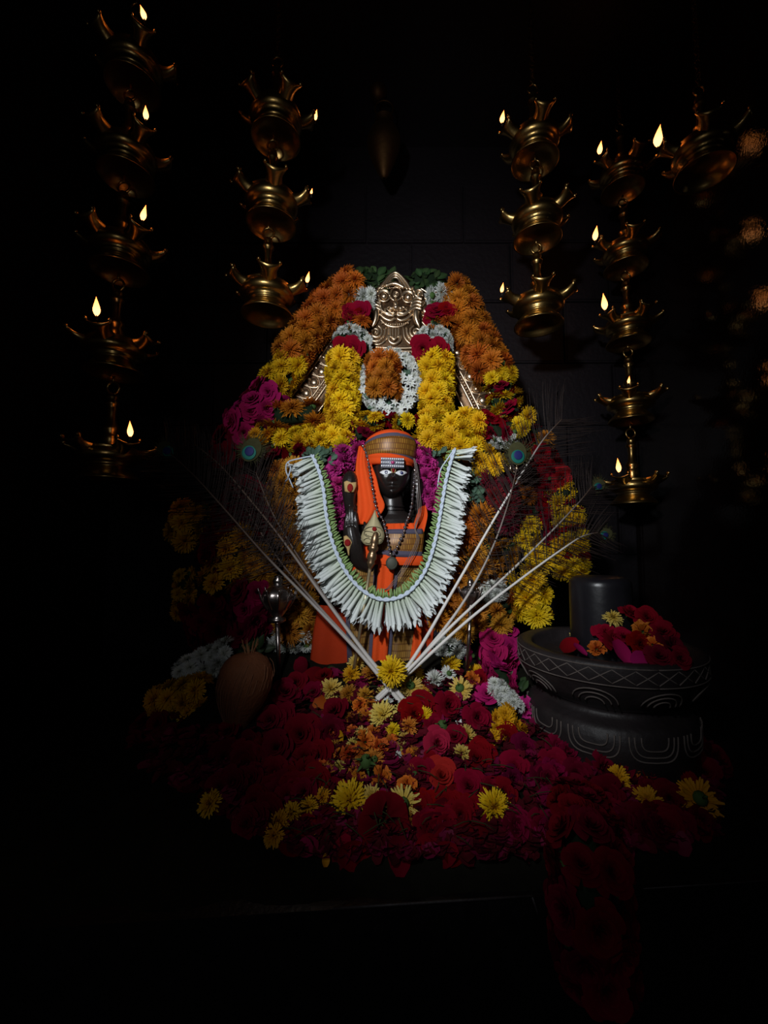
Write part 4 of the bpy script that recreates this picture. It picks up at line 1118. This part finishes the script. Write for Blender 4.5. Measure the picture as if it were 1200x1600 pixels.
q = place('carnation', o, None, P(822, 1108, .80), (-.2, -1, .3), 20 * S(.8)); tag(q, 'bright pink carnation against the side of the carved stone bowl', 'flower')
# leaf bunches on top of the arch, sprigs beside the tuberoses
for lab, cx, cy, w, h, Y, n, kk, sz in (('bunch of dark green leaves on top of the arch left of the lion crest', 580, 436, 42, 20, 1.10, 80, 'l', .036), ('bunch of dark green leaves on top of the arch right of the lion crest', 664, 438, 34, 22, 1.10, 66, 'l', .036),
                                        ('pale green herb sprig above the left end of the tuberose garland', 500, 710, 26, 13, .965, 46, 'l2', .022), ('pale green herb sprig beside the right arm of the tuberose garland', 735, 765, 17, 30, .955, 60, 'l2', .022),
                                        ('green herb sprig tucked under the right end of the pink head garland', 683, 705, 10, 10, .975, 18, 'l2', .02), ('dark green sprig beside the white garland end left of the coconut', 385, 1012, 32, 12, .93, 26, 'l', .026), ('dark green sprig between pink carnation and bowl', 808, 1072, 16, 14, .86, 18, 'l', .022)):
    rt = thing('leaf_bunch', lab, 'leaves', P(cx, cy + h, Y), 'green leaf bunches'); 
    for i in range(n):
        a = random.uniform(0, 2 * PI); rr = math.sqrt(random.random()); x, y = cx + w * rr * math.cos(a) * .8, cy + h * rr * math.sin(a) * .8
        nn = Vector((random.uniform(-.7, .7), -1, random.uniform(-.2, .9)))
        o = place('leaf', K[kk][0], rt, P(x, y + 4, Y - .012 + random.uniform(-.012, .012)), nn, sz * random.uniform(.6, 1.1), spin=0)
        side_a = math.atan2((x - cx) / w, max(.05, (cy + h * .6 - y) / h)) + random.uniform(-.7, .7)
        o.rotation_quaternion = Vector((0, 0, 1)).rotation_difference(nn.normalized()) @ Quaternion((0, 0, 1), PI * 0 - side_a)
    m = MB(); m.ball(P(cx, cy + 2, Y + .006), (w * .8 * S(Y), .018, h * .75 * S(Y)), 14, 8); m.part('stem_bundle', M_CORE, rt)

# ------------------------------------------------------------------ peacock feathers
FG = 'peacock feathers crossed before the statue'


def feather(label, pts, tail, eye=None, nb=150, blen=60, dark=False, b_from=.45):
    wp = smooth_path([P(*p) for p in pts], 10); n = len(wp)
    rt = thing('peacock_feather', label, 'feather', P(*pts[0]), FG)
    m = MB(); m.tube(wp, [lerp(.0042, .0010, (i / (n - 1)) ** .8) for i in range(n)], 8, 0, [min(1, max(0, (i / (n - 1) - tail) / (1 - tail)) * (2.0 if tail < .05 else 1.2)) for i in range(n)]); m.part('quill', M_QUILL, rt)  # quills brown toward the tip; left ones sooner, with shade put into the colour
    m = MB(); rnd = random.Random(label)
    for i in range(nb):
        f = b_from + (1 - b_from) * (i / nb); j = min(n - 2, int(f * (n - 1))); t = (wp[j + 1] - wp[j]).normalized()
        sgn = 1 if i % 2 else -1; sd = Vector((t.z, 0, -t.x)).normalized() * sgn
        Lb = blen * S(.85) * rnd.uniform(.6, 1.1) * (.55 + .6 * math.sin(PI * min(1, (f - b_from) / (1 - b_from) * .75 + .15)))
        lift = lerp(.35, 1.1, (f - b_from) / (1 - b_from)); d = (t * lift + sd * .9 + Vector((0, rnd.uniform(-.12, .2), rnd.uniform(-.1, .1)))).normalized()
        p0 = wp[j].lerp(wp[j + 1], rnd.random()); cv = (t * .35 - sd * .10 + Vector((0, 0, -.15))) * rnd.uniform(.2, 1)
        q = [p0, p0 + d * Lb * .4 + cv * Lb * .06, p0 + d * Lb * .75 + cv * Lb * .2, p0 + d * Lb + cv * Lb * .4]
        m.tube(q, [.0008, .0007, .0006, .0003], 3, 0, None, False)
        for k in range(5):      # barbules near the tip of each barb
            pass
    o = m.part('barbs', M_BARB, rt); o['kind'] = 'stuff'
    if eye:
        cx, cy, Y, ang, s = eye; c = P(cx, cy, Y); R = Matrix.Rotation(-ang, 3, 'Y')
        mh = MB()
        for i in range(110):
            a = rnd.uniform(-2.6, 2.6); d = R @ Vector((math.sin(a), 0, math.cos(a))); r0 = s * .5; r1 = s * rnd.uniform(1.2, 2.1) * (1.2 if abs(a) < 1.2 else .85)
            mh.tube([c + d * r0 + Vector((0, .004, 0)), c + d * (r0 + r1) / 2 + Vector((0, .003, 0)), c + d * r1 + Vector((0, .006, 0))], [.0007, .0007, .0003], 3, 0, None, False)
        o = mh.part('eye_halo', M_BARB_G, rt); o['kind'] = 'stuff'
        ey = None
        for nm, mat, rx, rz, dz, dy in (('eye_bronze', M_BARB_G, 1.0, 1.25, .25, .001), ('eye_teal', M_EYE_T, .72, .72, -.1, -.001), ('eye_blue', M_EYE_B, .45, .48, .03, -.003)):
            q = MB(); q.ball((0, 0, 0), (rx * s, .0008, rz * s), 18, 10); q.v = [tuple(R @ Vector((x, y, z + dz * s)) + c + Vector((0, dy, 0))) for x, y, z in q.v]; q.part(nm, mat, rt)
    return rt


feather('thin peacock feather right of the statue with blue and teal eye in view', [(600, 1092, .795), (648, 1038, .81), (700, 975, .822), (738, 918, .835), (772, 850, .842), (796, 780, .846), (807, 733, .848)], .12, (809, 712, .848, .0, 15 * S(.85)), 80, 52, False, .5)
feather('steepest peacock feather right of the statue, long pale quill and wispy tip', [(588, 1092, .785), (642, 1034, .805), (706, 926, .825), (770, 815, .845), (812, 745, .86), (848, 688, .87), (878, 655, .88)], .55, None, 140, 88)
feather('peacock feather right of the statue leaning over the yellow garland, brown upper quill', [(584, 1100, .78), (645, 1040, .80), (712, 972, .82), (790, 900, .84), (850, 842, .855), (900, 790, .87), (925, 760, .88)], .35, (935, 760, .885, -.8, 9 * S(.87)), 110, 70)
feather('lowest peacock feather right of the statue, pale quill pointing at the stone cylinder', [(596, 1088, .79), (650, 1042, .805), (735, 966, .82), (820, 900, .84), (880, 857, .855), (910, 838, .865), (935, 832, .87)], .62, (945, 836, .875, -1.1, 9 * S(.87)), 90, 62)
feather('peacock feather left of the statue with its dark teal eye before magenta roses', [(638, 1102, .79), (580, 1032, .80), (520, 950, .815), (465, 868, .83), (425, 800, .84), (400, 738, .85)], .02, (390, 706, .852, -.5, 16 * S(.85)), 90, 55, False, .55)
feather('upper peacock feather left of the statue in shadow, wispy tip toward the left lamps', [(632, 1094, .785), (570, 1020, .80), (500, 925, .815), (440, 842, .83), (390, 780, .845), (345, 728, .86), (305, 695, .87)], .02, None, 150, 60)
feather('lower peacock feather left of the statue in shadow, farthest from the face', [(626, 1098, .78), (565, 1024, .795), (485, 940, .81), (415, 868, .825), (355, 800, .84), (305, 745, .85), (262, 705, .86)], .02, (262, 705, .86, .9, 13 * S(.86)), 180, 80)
feather('middle peacock feather left of the statue, dark brown quill beside the mace', [(634, 1100, .80), (574, 1032, .815), (498, 948, .83), (440, 880, .84), (395, 812, .85), (365, 760, .86)], .02, None, 110, 42)  # its dark brown also holds the shade of the left side

# ------------------------------------------------------------------ stone bowl with cylinder
BC = Vector((.402, .785, 0)); RZ = CZ - .180
bw = thing('stone_bowl', 'round dark stone bowl on a foot, carved with lattice and scrolls, right of the heap', 'bowl', Vector((BC.x, BC.y, TOP)))
pf = [(.130, -.222), (.134, -.215), (.134, -.150), (.137, -.143), (.134, -.106), (.126, -.100), (.112, -.096), (.105, -.090), (.106, -.084), (.122, -.074), (.138, -.058), (.146, -.040), (.149, -.034), (.1505, -.031), (.152, -.008), (.151, -.003), (.145, .0), (.128, -.002), (.124, -.008), (.122, -.022), (.08, -.026), (.001, -.026)]
c = Vector((BC.x, BC.y, RZ)); m = MB(); m.lathe(pf, 72, c); m.part('bowl_body', M_BOWL, bw)
cyl = lambda a, r, z: c + Vector((r * math.sin(a), -r * math.cos(a), z))
m = MB(); dn = 30
for k in range(dn):
    a0, a1 = 2 * PI * k / dn, 2 * PI * (k + 1) / dn
    for za, zb in ((-.009, -.029), (-.029, -.009)):
        m.tube([cyl(lerp(a0, a1 + (a1 - a0) * .0, t), .1515 - .0005 * 0, lerp(za, zb, t)) for t in (0, .25, .5, .75, 1)], .00095, 5)
for z in (-.006, -.0325):
    m.tube([cyl(2 * PI * k / 72, .152, z) for k in range(73)], .0010, 5)
m.part('lattice_carving', M_CHALK, bw)
m = MB()
for k in range(9):             # scrolls under the band
    a = 2 * PI * k / 9 + .1
    for rr in (1.0, .72, .42):
        pts = []
        for i in range(15):
            q = PI * .95 * i / 14; aa = a + rr * .24 * math.cos(q); z = -.067 + rr * .026 * math.sin(q); r = .1305 + (z + .067) * .62 + .0035; pts.append(cyl(aa, r, z))
        m.tube(pts, .0012, 5)
m.part('scroll_carving', M_CHALK, bw)
m = MB()
for k in range(10):
    a = 2 * PI * k / 10
    for rr in (1.0, .8, .55):
        pts = [cyl(a + rr * .27 * (abs(math.cos(q)) ** .5) * (1 if q < PI / 2 else -1), .1372, -.108 - rr * .036 * math.sin(q) ** .6) for q in [.001 + (PI - .002) * i / 16 for i in range(17)]]; m.tube(pts, .0012, 5)
m.part('foot_carving', M_CHALK, bw)
lg = thing('stone_cylinder', 'smooth black stone cylinder with rounded top standing in the carved bowl', 'lingam', Vector((BC.x, BC.y + .01, RZ - .026)))
m = MB(); H = .118 + .026
m.lathe([(.053, 0), (.053, H - .016), (.052, H - .009), (.048, H - .003), (.040, H), (.001, H + .001)], 48, Vector((BC.x - .0, BC.y + .01, RZ - .026))); lb = sub(m.part('cylinder_body', M_LINGA, lg))
m = MB(); m.tube(smooth_path([Vector((BC.x + .005 + x, BC.y + .01 - math.sqrt(max(0, .0535 ** 2 - (x + .005) ** 2)), RZ + z)) for x, z in ((.0, .045), (-.008, .028), (.0, .014), (.012, .006), (.022, .010))], 5), .0008, 5); m.part('scratch_mark', plain('faint_paste_line', (.06, .06, .075), .8), lb)

# coconut
cb = P(385, 1165, .72); cn = thing('coconut', 'brown fibrous coconut with tapering point, standing left of the heap under the mace', 'coconut', cb)
ax = [(365, 1166, 3), (368, 1150, 10), (371, 1130, 18), (374, 1110, 27), (378, 1090, 35), (382, 1070, 40), (386, 1052, 40), (389, 1038, 35), (391, 1028, 26), (392, 1021, 13), (392, 1018, 1)]
pts = smooth_path([P(x, y, .74) for x, y, _ in ax], 3); rad = []
for i in range(len(pts)):
    k = i / 3; j = min(int(k), len(ax) - 2); rad.append(lerp(ax[j][2], ax[j + 1][2], k - j) * S(.74))
m = MB(); m.tube(pts, rad, 28); m.part('husk', M_COCO, cn)
m = MB()
for k in range(90):
    a = random.uniform(0, 2 * PI); q = []
    j0 = random.randint(0, 12)
    for j in range(j0, min(len(pts), j0 + random.randint(6, 16))): q.append(pts[j] + Vector((math.cos(a + j * .02), math.sin(a + j * .02), 0)) * rad[j] * 1.015)
    if len(q) > 2: m.tube(q, .0005, 3, 0, None, False)
o = m.part('husk_fibres', plain('pale_fibre', (.26, .10, .045), .8), cn); o['kind'] = 'stuff'
m = MB()
for k in range(26):
    a = random.uniform(0, 2 * PI); p = P(390, 1024, .74); m.tube([p + Vector((math.cos(a), math.sin(a), 0)) * .006, p + Vector((math.cos(a) * .010, math.sin(a) * .010, .012)), p + Vector((math.cos(a) * .014, math.sin(a) * .014, .016 + random.uniform(0, .012)))], [.0009, .0007, .0003], 4, 0, None, False)
o = m.part('husk_tuft', plain('tuft_fibre', (.34, .15, .06), .8), cn); o['kind'] = 'stuff'

# ------------------------------------------------------------------ the heap of loose flowers


def heap_z(X, Y):
    ce = math.exp(-((X - .02) / .26) ** 2); w = max(0, min(1, (Y - YE(X)) / .03))
    lf = .75 * math.exp(-((X + .30) / .14) ** 2) + .55 * math.exp(-((X - .34) / .16) ** 2) * (1 if Y < .68 else .75)
    return TOP + w * (.012 + min(1, ce + lf) * max(0, Y - .50) * .36) + .006 * math.sin(X * 47) * math.sin(Y * 53) * w


def on_heap(px, py):
    Y = .40
    while Y < 1.0:
        p = P(px, py, Y)
        if p.z <= heap_z(p.x, p.y) and Y > YE(p.x): return p
        Y += .003
    return P(px, py, .95)


# carpet of loose petals under the flowers
def in_heap(px, py):
    top = 1050 if 500 < px < 760 else (1090 if 400 < px <= 500 else (1140 if px <= 400 else (1130 if px < 860 else 1160)))
    bot = 1345 - max(0, 480 - px) * .55 - (0 if px < 900 else (px - 900) * .15)
    return 225 < px < 1125 and top < py < bot


mbp = MB(); rnd = random.Random(11); cnt = 0
while cnt < 2600:
    px, py = rnd.uniform(225, 1125), rnd.uniform(1040, 1350)
    if not in_heap(px, py): continue
    cnt += 1; p = on_heap(px, py); s = rnd.uniform(.008, .016)
    Rm = Quaternion((rnd.uniform(-1, 1), rnd.uniform(-1, 1), rnd.uniform(-1, 1)), rnd.uniform(0, .9)).to_matrix() @ Matrix.Rotation(rnd.uniform(0, 6), 3, 'Z'); rows = []
    for v in (0, .35, .7, 1):
        w = .7 * math.sin(PI * (.15 + .75 * v)); rows.append([p + Rm @ Vector((k * w * s, (v - .5) * 1.7 * s, (.22 * k * k + .2 * (v - .5) ** 2) * s + .003)) for k in (-1, 0, 1)])
    mbp.grid(rows, 0 if rnd.random() < .68 else 1, [rnd.random()] * 12)
o = mbp.thing('petal_carpet', [M_PETALS, M_PETALS_P], 'layer of loose crimson rose petals covering the platform under the flowers', 'petals'); o['kind'] = 'stuff'
mbb = MB(); rows = []          # near-black mass of stems and leaves the flowers lie on
for i in range(34):
    row = []
    for j in range(64):
        X = -.60 + 1.16 * j / 63; Y = YE(X) + .004 + (1.02 - YE(X)) * i / 33; row.append(Vector((X, Y, heap_z(X, Y) - .006)))
    rows.append(row)
mbb.grid(rows); o = mbb.thing('stem_litter', M_LITTER, 'dark mass of stems and leaves beneath the heap of flowers', 'litter'); o['kind'] = 'stuff'

mst = MB(); rnd = random.Random(4); cnt = 0
while cnt < 90:
    px, py = rnd.uniform(460, 880), rnd.uniform(1080, 1330)
    if not in_heap(px, py): continue
    cnt += 1; p = on_heap(px, py) + Vector((0, -.008, .016)); a = rnd.uniform(0, 2 * PI); L = rnd.uniform(.012, .035); d = Vector((math.cos(a), -.35, .6 * math.sin(a))) * L
    mst.tube([p - d * .5, p + Vector((rnd.uniform(-.002, .002), 0, .002)), p + d * .5], [.0008, .0007, .0005], 5)
o = mst.thing('flower_stalks', M_STALK, 'thin green stalks and bits of stem strewn through the heap', 'stalks'); o['kind'] = 'stuff'


def loose(kind, px, py, r, label, nrm=None, back=False, lift=.35, group=None, pos=None):
    p = pos if pos is not None else on_heap(px, py); rr = r * S(p.y)
    nn = Vector(nrm) if nrm else Vector((random.uniform(-.45, .45), -.8 + random.uniform(-.2, .3), .65 + random.uniform(-.3, .3)))
    if back: nn = -nn
    o = place(KIND[kind], random.choice(K[kind]), None, p + Vector((0, 0, rr * lift)) + (nn.normalized() * rr * -.1), nn, rr)
    tag(o, label, 'petal' if 'petal' in KIND[kind] else 'flower', group); return o


HG = 'loose flowers heaped before the statue'
o = loose('y', 612, 1050, 24, 'bright yellow chrysanthemum lying on the crossing of the feather quills', (0, -1, .15), pos=P(612, 1050, .765), lift=0)
NAMED = [
    ('g', 548, 1060, 17, 'deep golden chrysanthemum bud at the foot of the spear', 0), ('p', 557, 1040, 14, 'pale yellow chrysanthemum behind the foot of the spear', 0), ('b', 578, 1058, 17, 'amber chrysanthemum left of the flower on the crossed quills', 0),
    ('p', 517, 1084, 21, 'faded yellow chrysanthemum at the upper left edge of the heap below the orange side cloth', 0), ('b', 543, 1090, 16, 'small amber chrysanthemum below the golden bud', 0), ('y', 646, 1056, 18, 'yellow chrysanthemum right of the flower on the crossed quills', 0),
    ('p', 641, 1082, 21, 'chrysanthemum seen from behind with green calyx, right of the quill ends', 1), ('p', 720, 1086, 21, 'pale chrysanthemum seen from behind left of the red petals under the sceptre', 1), ('y', 705, 1045, 17, 'yellow chrysanthemum left of the foot of the sceptre', 0), ('y', 745, 1055, 13, 'small yellow chrysanthemum right of the foot of the sceptre', 0),
    ('p', 597, 1125, 23, 'large pale yellow chrysanthemum below the quill ends', 0), ('y', 613, 1146, 13, 'small yellow chrysanthemum under the large pale one below the quill ends', 0), ('y', 662, 1128, 17, 'upright yellow chrysanthemum in the middle of the heap', 0), ('b', 638, 1140, 15, 'amber chrysanthemum left of the upright yellow one in the middle of the heap', 0),
    ('p', 730, 1155, 18, 'pale yellow chrysanthemum left of the yellow garland end', 0), ('p', 722, 1182, 15, 'pale yellow chrysanthemum with long stem under the one by the yellow garland end', 0),
    ('y', 547, 1263, 31, 'biggest yellow chrysanthemum, front left of centre in the heap', 0), ('p', 581, 1254, 19, 'pale yellow chrysanthemum touching the biggest yellow one', 0), ('p', 629, 1268, 27, 'yellow chrysanthemum face down with dark green calyx at the front of the heap', 1), ('b', 640, 1292, 15, 'amber chrysanthemum under the one lying face down at the front', 0),
    ('y', 773, 1272, 27, 'yellow chrysanthemum alone on red petals at the front right of the heap', 0),
    ('g', 326, 1262, 20, 'dim yellow chrysanthemum at the far left front, in the dark', 0), ('g', 503, 1252, 15, 'uppermost of the dim yellow flowers in a bent row, front left', 0), ('g', 482, 1266, 17, 'dim yellow flower second from the top of the bent row, front left', 0), ('g', 455, 1279, 18, 'dim yellow flower in the middle of the bent row, front left', 0), ('g', 435, 1290, 17, 'dim yellow flower second from the bottom of the bent row, front left', 0), ('g', 427, 1312, 17, 'lowest dim yellow flower of the bent row, front left', 0),
    ('w', 681, 1068, 18, 'white chrysanthemum at the upper right of the heap', 0), ('w', 700, 1058, 13, 'small white chrysanthemum seen from behind beside the larger white one', 1), ('w', 622, 1186, 10, 'small white bloom half hidden in the middle of the heap', 0), ('s', 719, 1136, 9, 'single white tuberose star on the dark red petals', 0), ('w', 606, 1100, 9, 'small white bloom between the quill ends', 0),
    ('of', 570, 1166, 18, 'orange crossandra bloom left of the middle of the heap', 0), ('of', 596, 1222, 18, 'orange crossandra bloom above the biggest yellow chrysanthemum', 0), ('of', 636, 1235, 18, 'orange crossandra bloom above the chrysanthemum lying face down', 0), ('of', 592, 1172, 16, 'orange crossandra bloom with green sepals near the middle of the heap', 0), ('po', 500, 1112, 18, 'orange petal at the left edge of the heap', 0), ('of', 738, 1066, 14, 'orange bloom behind the red petals under the sceptre', 0), ('of', 562, 1108, 14, 'orange bloom left of the quill ends', 0), ('of', 545, 1185, 16, 'orange bloom at the left among dark red roses', 0),
    ('d', 522, 1122, 24, 'dark red rose under the faded yellow chrysanthemum', 0), ('r', 700, 1112, 24, 'crimson rose right of the upright yellow chrysanthemum', 0), ('r', 745, 1130, 22, 'crimson rose left of the yellow garland end', 0), ('mr', 762, 1092, 20, 'magenta rose beside the white garland end on the right', 0), ('r', 752, 1068, 16, 'crimson rose just right of the orange bloom under the sceptre', 0), ('k', 683, 1172, 24, 'coral pink rose in the middle right of the heap', 0), ('r', 710, 1160, 20, 'crimson rose touching the coral pink rose', 0), ('k', 690, 1225, 28, 'large coral red rose with open petals, right of centre', 0), ('r', 733, 1240, 27, 'large crimson rose right of the open coral one', 0),
    ('h', 600, 1302, 42, 'large dark red hibiscus at the front of the heap', 0), ('pr', 668, 1328, 19, 'crimson petal at the front edge right of the hibiscus', 0), ('pr', 535, 1338, 21, 'long crimson petal hanging off the front edge left of the hibiscus', 0), ('pr', 745, 1308, 17, 'crimson petal at the front edge below the lone yellow flower', 0), ('pm', 825, 1306, 17, 'pink petal at the front edge left of the hanging strand', 0), ('pm', 480, 1330, 18, 'small pink petal at the front edge on the left', 0), ('py', 497, 1312, 9, 'tiny yellow petal near the front left edge', 0), ('py', 509, 1347, 8, 'tiny pale petal lying by the long crimson petal', 0), ('py', 530, 1158, 11, 'pale yellow petal among orange blooms on the left', 0),
    ('d', 470, 1160, 30, 'dark red rose left of the orange blooms', 0), ('d', 432, 1178, 26, 'dark red rose next but one left of the orange blooms', 0), ('pd', 488, 1062, 18, 'maroon petal under the orange side cloth', 0), ('pd', 470, 1045, 16, 'maroon petal right of the mace shaft', 0), ('d', 445, 1092, 24, 'dark red rose right of the coconut', 0),
    ('d', 506, 1062, 15, 'small dark rose between the maroon petals and the faded yellow flower', 0), ('d', 462, 1072, 17, 'dark rose right of the mace foot', 0), ('x', 490, 1088, 17, 'crimson pink rose left of the faded yellow flower', 0), ('l', 512, 1050, 16, 'green leaf at the hem of the orange side cloth', 0), ('g', 1046, 1123, 22, 'yellow chrysanthemum right of the carved bowl, topmost there', 0), ('y', 1030, 1168, 20, 'yellow chrysanthemum below the topmost one right of the carved bowl', 0), ('g', 965, 1222, 19, 'yellow chrysanthemum on its side under the carved bowl', 0), ('g', 1012, 1262, 23, 'dim yellow chrysanthemum in front of the carved bowl', 0), ('g', 1090, 1260, 31, 'dim yellow chrysanthemum seen from behind at the far right end', 1), ('of', 990, 1205, 22, 'orange bloom under the carved bowl', 0), ('of', 1030, 1150, 18, 'orange bloom between two yellow flowers right of the carved bowl', 0), ('r', 1012, 1218, 24, 'crimson rose in front of the carved bowl', 0), ('d', 1080, 1190, 28, 'dark red rose at the far right end of the heap', 0), ('d', 1060, 1230, 26, 'dark red rose beside the face-down yellow flower on the far right', 0), ('d', 1100, 1215, 24, 'outermost dark red rose on the far right', 0)]
for k, px, py, r, lab, bk in NAMED: loose(k, px, py, r, lab, back=bool(bk))
for px, py, lab in ((690, 1143, 'green rosebud right of the upright yellow chrysanthemum'), (572, 1198, 'green bud among the orange blooms')):
    p = on_heap(px, py) + Vector((0, -.006, .01)); m = MB(); m.ball(p, (.009, .009, .011), 10, 8); 
    for k in range(5): a = k * 1.257; m.tube([p + Vector((math.cos(a) * .008, -.004, math.sin(a) * .008)), p + Vector((math.cos(a) * .016, -.010, math.sin(a) * .016))], [.003, .0005], 5)
    m.thing('flower_bud', M_CALYX, lab, 'bud')
# the rest, each told by its place beside a landmark of the heap
MARKS = [(612, 1050, 'the flower on the crossed quills'), (597, 1125, 'the large pale yellow flower'), (662, 1128, 'the upright yellow flower'), (547, 1263, 'the biggest yellow flower'), (629, 1268, 'the face-down yellow flower'), (773, 1272, 'the lone yellow flower'), (600, 1305, 'the large hibiscus'),
         (683, 1172, 'the coral pink rose'), (690, 1225, 'the open coral rose'), (681, 1068, 'the white chrysanthemum'), (782, 1145, 'the yellow garland end'), (822, 1108, 'the bright pink carnation'), (380, 1085, 'the coconut'), (326, 1262, 'the yellow flower far left'), (455, 1282, 'the bent yellow row'), (470, 1160, 'the largest dark rose'),
         (517, 1084, 'the faded yellow flower'), (570, 1166, 'the middle orange bloom'), (720, 1086, 'the pale flower under the sceptre'), (880, 1170, 'the foot of the carved bowl'), (925, 1350, 'the hanging strand'), (965, 1222, 'the sideways yellow flower'), (1046, 1123, 'the topmost yellow flower by the bowl'), (1030, 1168, 'the second yellow flower by the bowl'), (1012, 1262, 'the dim yellow flower before the bowl'), (1090, 1260, 'the face-down flower far right'), (535, 1345, 'the long hanging petal'), (668, 1330, 'the front edge petal')]
USED = set()


def told(what, px, py):
    for far in ('', 'farther '):
        for x, y, nm in sorted(MARKS, key=lambda q: (q[0] - px) ** 2 + (q[1] - py) ** 2)[:7]:
            a = math.degrees(math.atan2(py - y, px - x)) % 360
            dr = ('right of', 'below right of', 'below', 'below left of', 'left of', 'above left of', 'above', 'above right of')[int((a + 22.5) // 45) % 8]
            t = '%s %s%s %s' % (what, far, dr, nm)
            if t not in USED: USED.add(t); return t
    return what + ' deep in the heap of flowers'


ZONES = [('d', 34, (330, 520, 1120, 1290), (20, 28), 'dim dark red rose', 'dark roses on the left of the heap'), ('pr', 26, (420, 760, 1230, 1345), (18, 26), 'loose crimson petal', 'petals at the front of the heap'),
         ('r', 22, (640, 800, 1090, 1300), (20, 26), 'crimson rose', 'crimson roses right of centre'), ('x', 34, (800, 960, 1150, 1330), (20, 27), 'deep crimson pink rose', 'magenta roses before the bowl'),
         ('d', 26, (960, 1120, 1150, 1300), (20, 27), 'dark red rose', 'dark roses before the bowl'), ('b', 16, (500, 660, 1070, 1220), (12, 17), 'small amber chrysanthemum', 'amber flowers in the heap'),
         ('of', 14, (500, 650, 1090, 1250), (11, 16), 'small orange crossandra', 'orange blooms in the heap'), ('p', 8, (520, 640, 1070, 1200), (11, 15), 'withered pale chrysanthemum', 'pale flowers in the heap')]
for kd, n, (x0, x1, y0, y1), (r0, r1), lab, grp in ZONES:
    i = 0; tries = 0
    while i < n and tries < 2000:
        tries += 1
        px, py = random.uniform(x0, x1), random.uniform(y0, y1)
        if not in_heap(px, py): continue
        if any(abs(px - q[1]) < q[3] * .85 and abs(py - q[2]) < q[3] * .85 for q in NAMED): continue
        if kd in 'bpof' and any(abs(px - 612) < 34 and abs(py - 1050) < 34 for _ in (0,)): continue
        loose(kd, px, py, random.uniform(r0, r1), told(lab, px, py), lift=.1, group=grp, back=random.random() < .12 and kd in 'bp'); i += 1
# flowers lying in the bowl
def in_bowl(px, py):
    Y = .60
    while Y < .95:
        p = P(px, py, Y); q = ((p.x - .462) / .085) ** 2 + ((p.y - .745) / .08) ** 2
        if p.z <= RZ - .012 + .085 * math.exp(-q) and (p.x - BC.x) ** 2 + (p.y - BC.y) ** 2 < .145 ** 2: return p
        Y += .002
    return P(px, py, .74)


BW = [('p', 958, 966, 16, 'pale yellow chrysanthemum in the bowl against the black cylinder'), ('p', 906, 996, 15, 'pale yellow chrysanthemum in the bowl left of the red rose'), ('pr', 890, 1010, 15, 'red petal on the left rim of the bowl'), ('pm', 907, 1017, 12, 'pink petal on the near rim of the bowl'), ('of', 932, 1016, 15, 'orange bloom on the near rim of the bowl'), ('r', 948, 992, 20, 'crimson rose in the bowl in front of the cylinder'), ('of', 1005, 990, 20, 'orange bloom among red roses in the bowl'), ('r', 985, 962, 20, 'topmost crimson rose heaped in the bowl'), ('r', 1010, 968, 20, 'second crimson rose on the crest of the pile in the bowl'), ('r', 975, 1000, 20, 'crimson rose in the middle of the bowl'), ('pm', 972, 1022, 19, 'large pink petal hanging over the near rim of the bowl'), ('pm', 1000, 1032, 17, 'second pink petal over the near rim of the bowl'), ('of', 1020, 1010, 16, 'orange bloom near the right end of the bowl'), ('r', 1035, 992, 22, 'crimson rose right of the orange blooms in the bowl'), ('d', 1050, 1015, 24, 'dark red rose on the right rim of the bowl'), ('d', 1030, 1030, 22, 'dark red rose on the near right rim of the bowl'), ('d', 1062, 1032, 18, 'outermost dark red rose on the right rim of the bowl'), ('d', 960, 1005, 20, 'dark red rose deep in the bowl'), ('r', 1000, 1010, 20, 'crimson rose above the second pink petal')]
for k, px, py, r, lab in BW: loose(k, px, py, r, lab, pos=in_bowl(px, py), lift=.15, group='flowers in the stone bowl')
# strand of dark red petals hanging over the platform edge
hs = thing('petal_strand', 'strand of dark crimson roses hanging over the front edge of the platform', 'garland', P(925, 1535, .49))
strand(hs, [(905, 1270, .60), (912, 1315, .545), (918, 1350, .515), (922, 1400, .495), (925, 1450, .492), (930, 1500, .492)], 50, 'd', 27)
strand(hs, [(930, 1505, .49), (935, 1530, .49)], 30, 'd', 20)
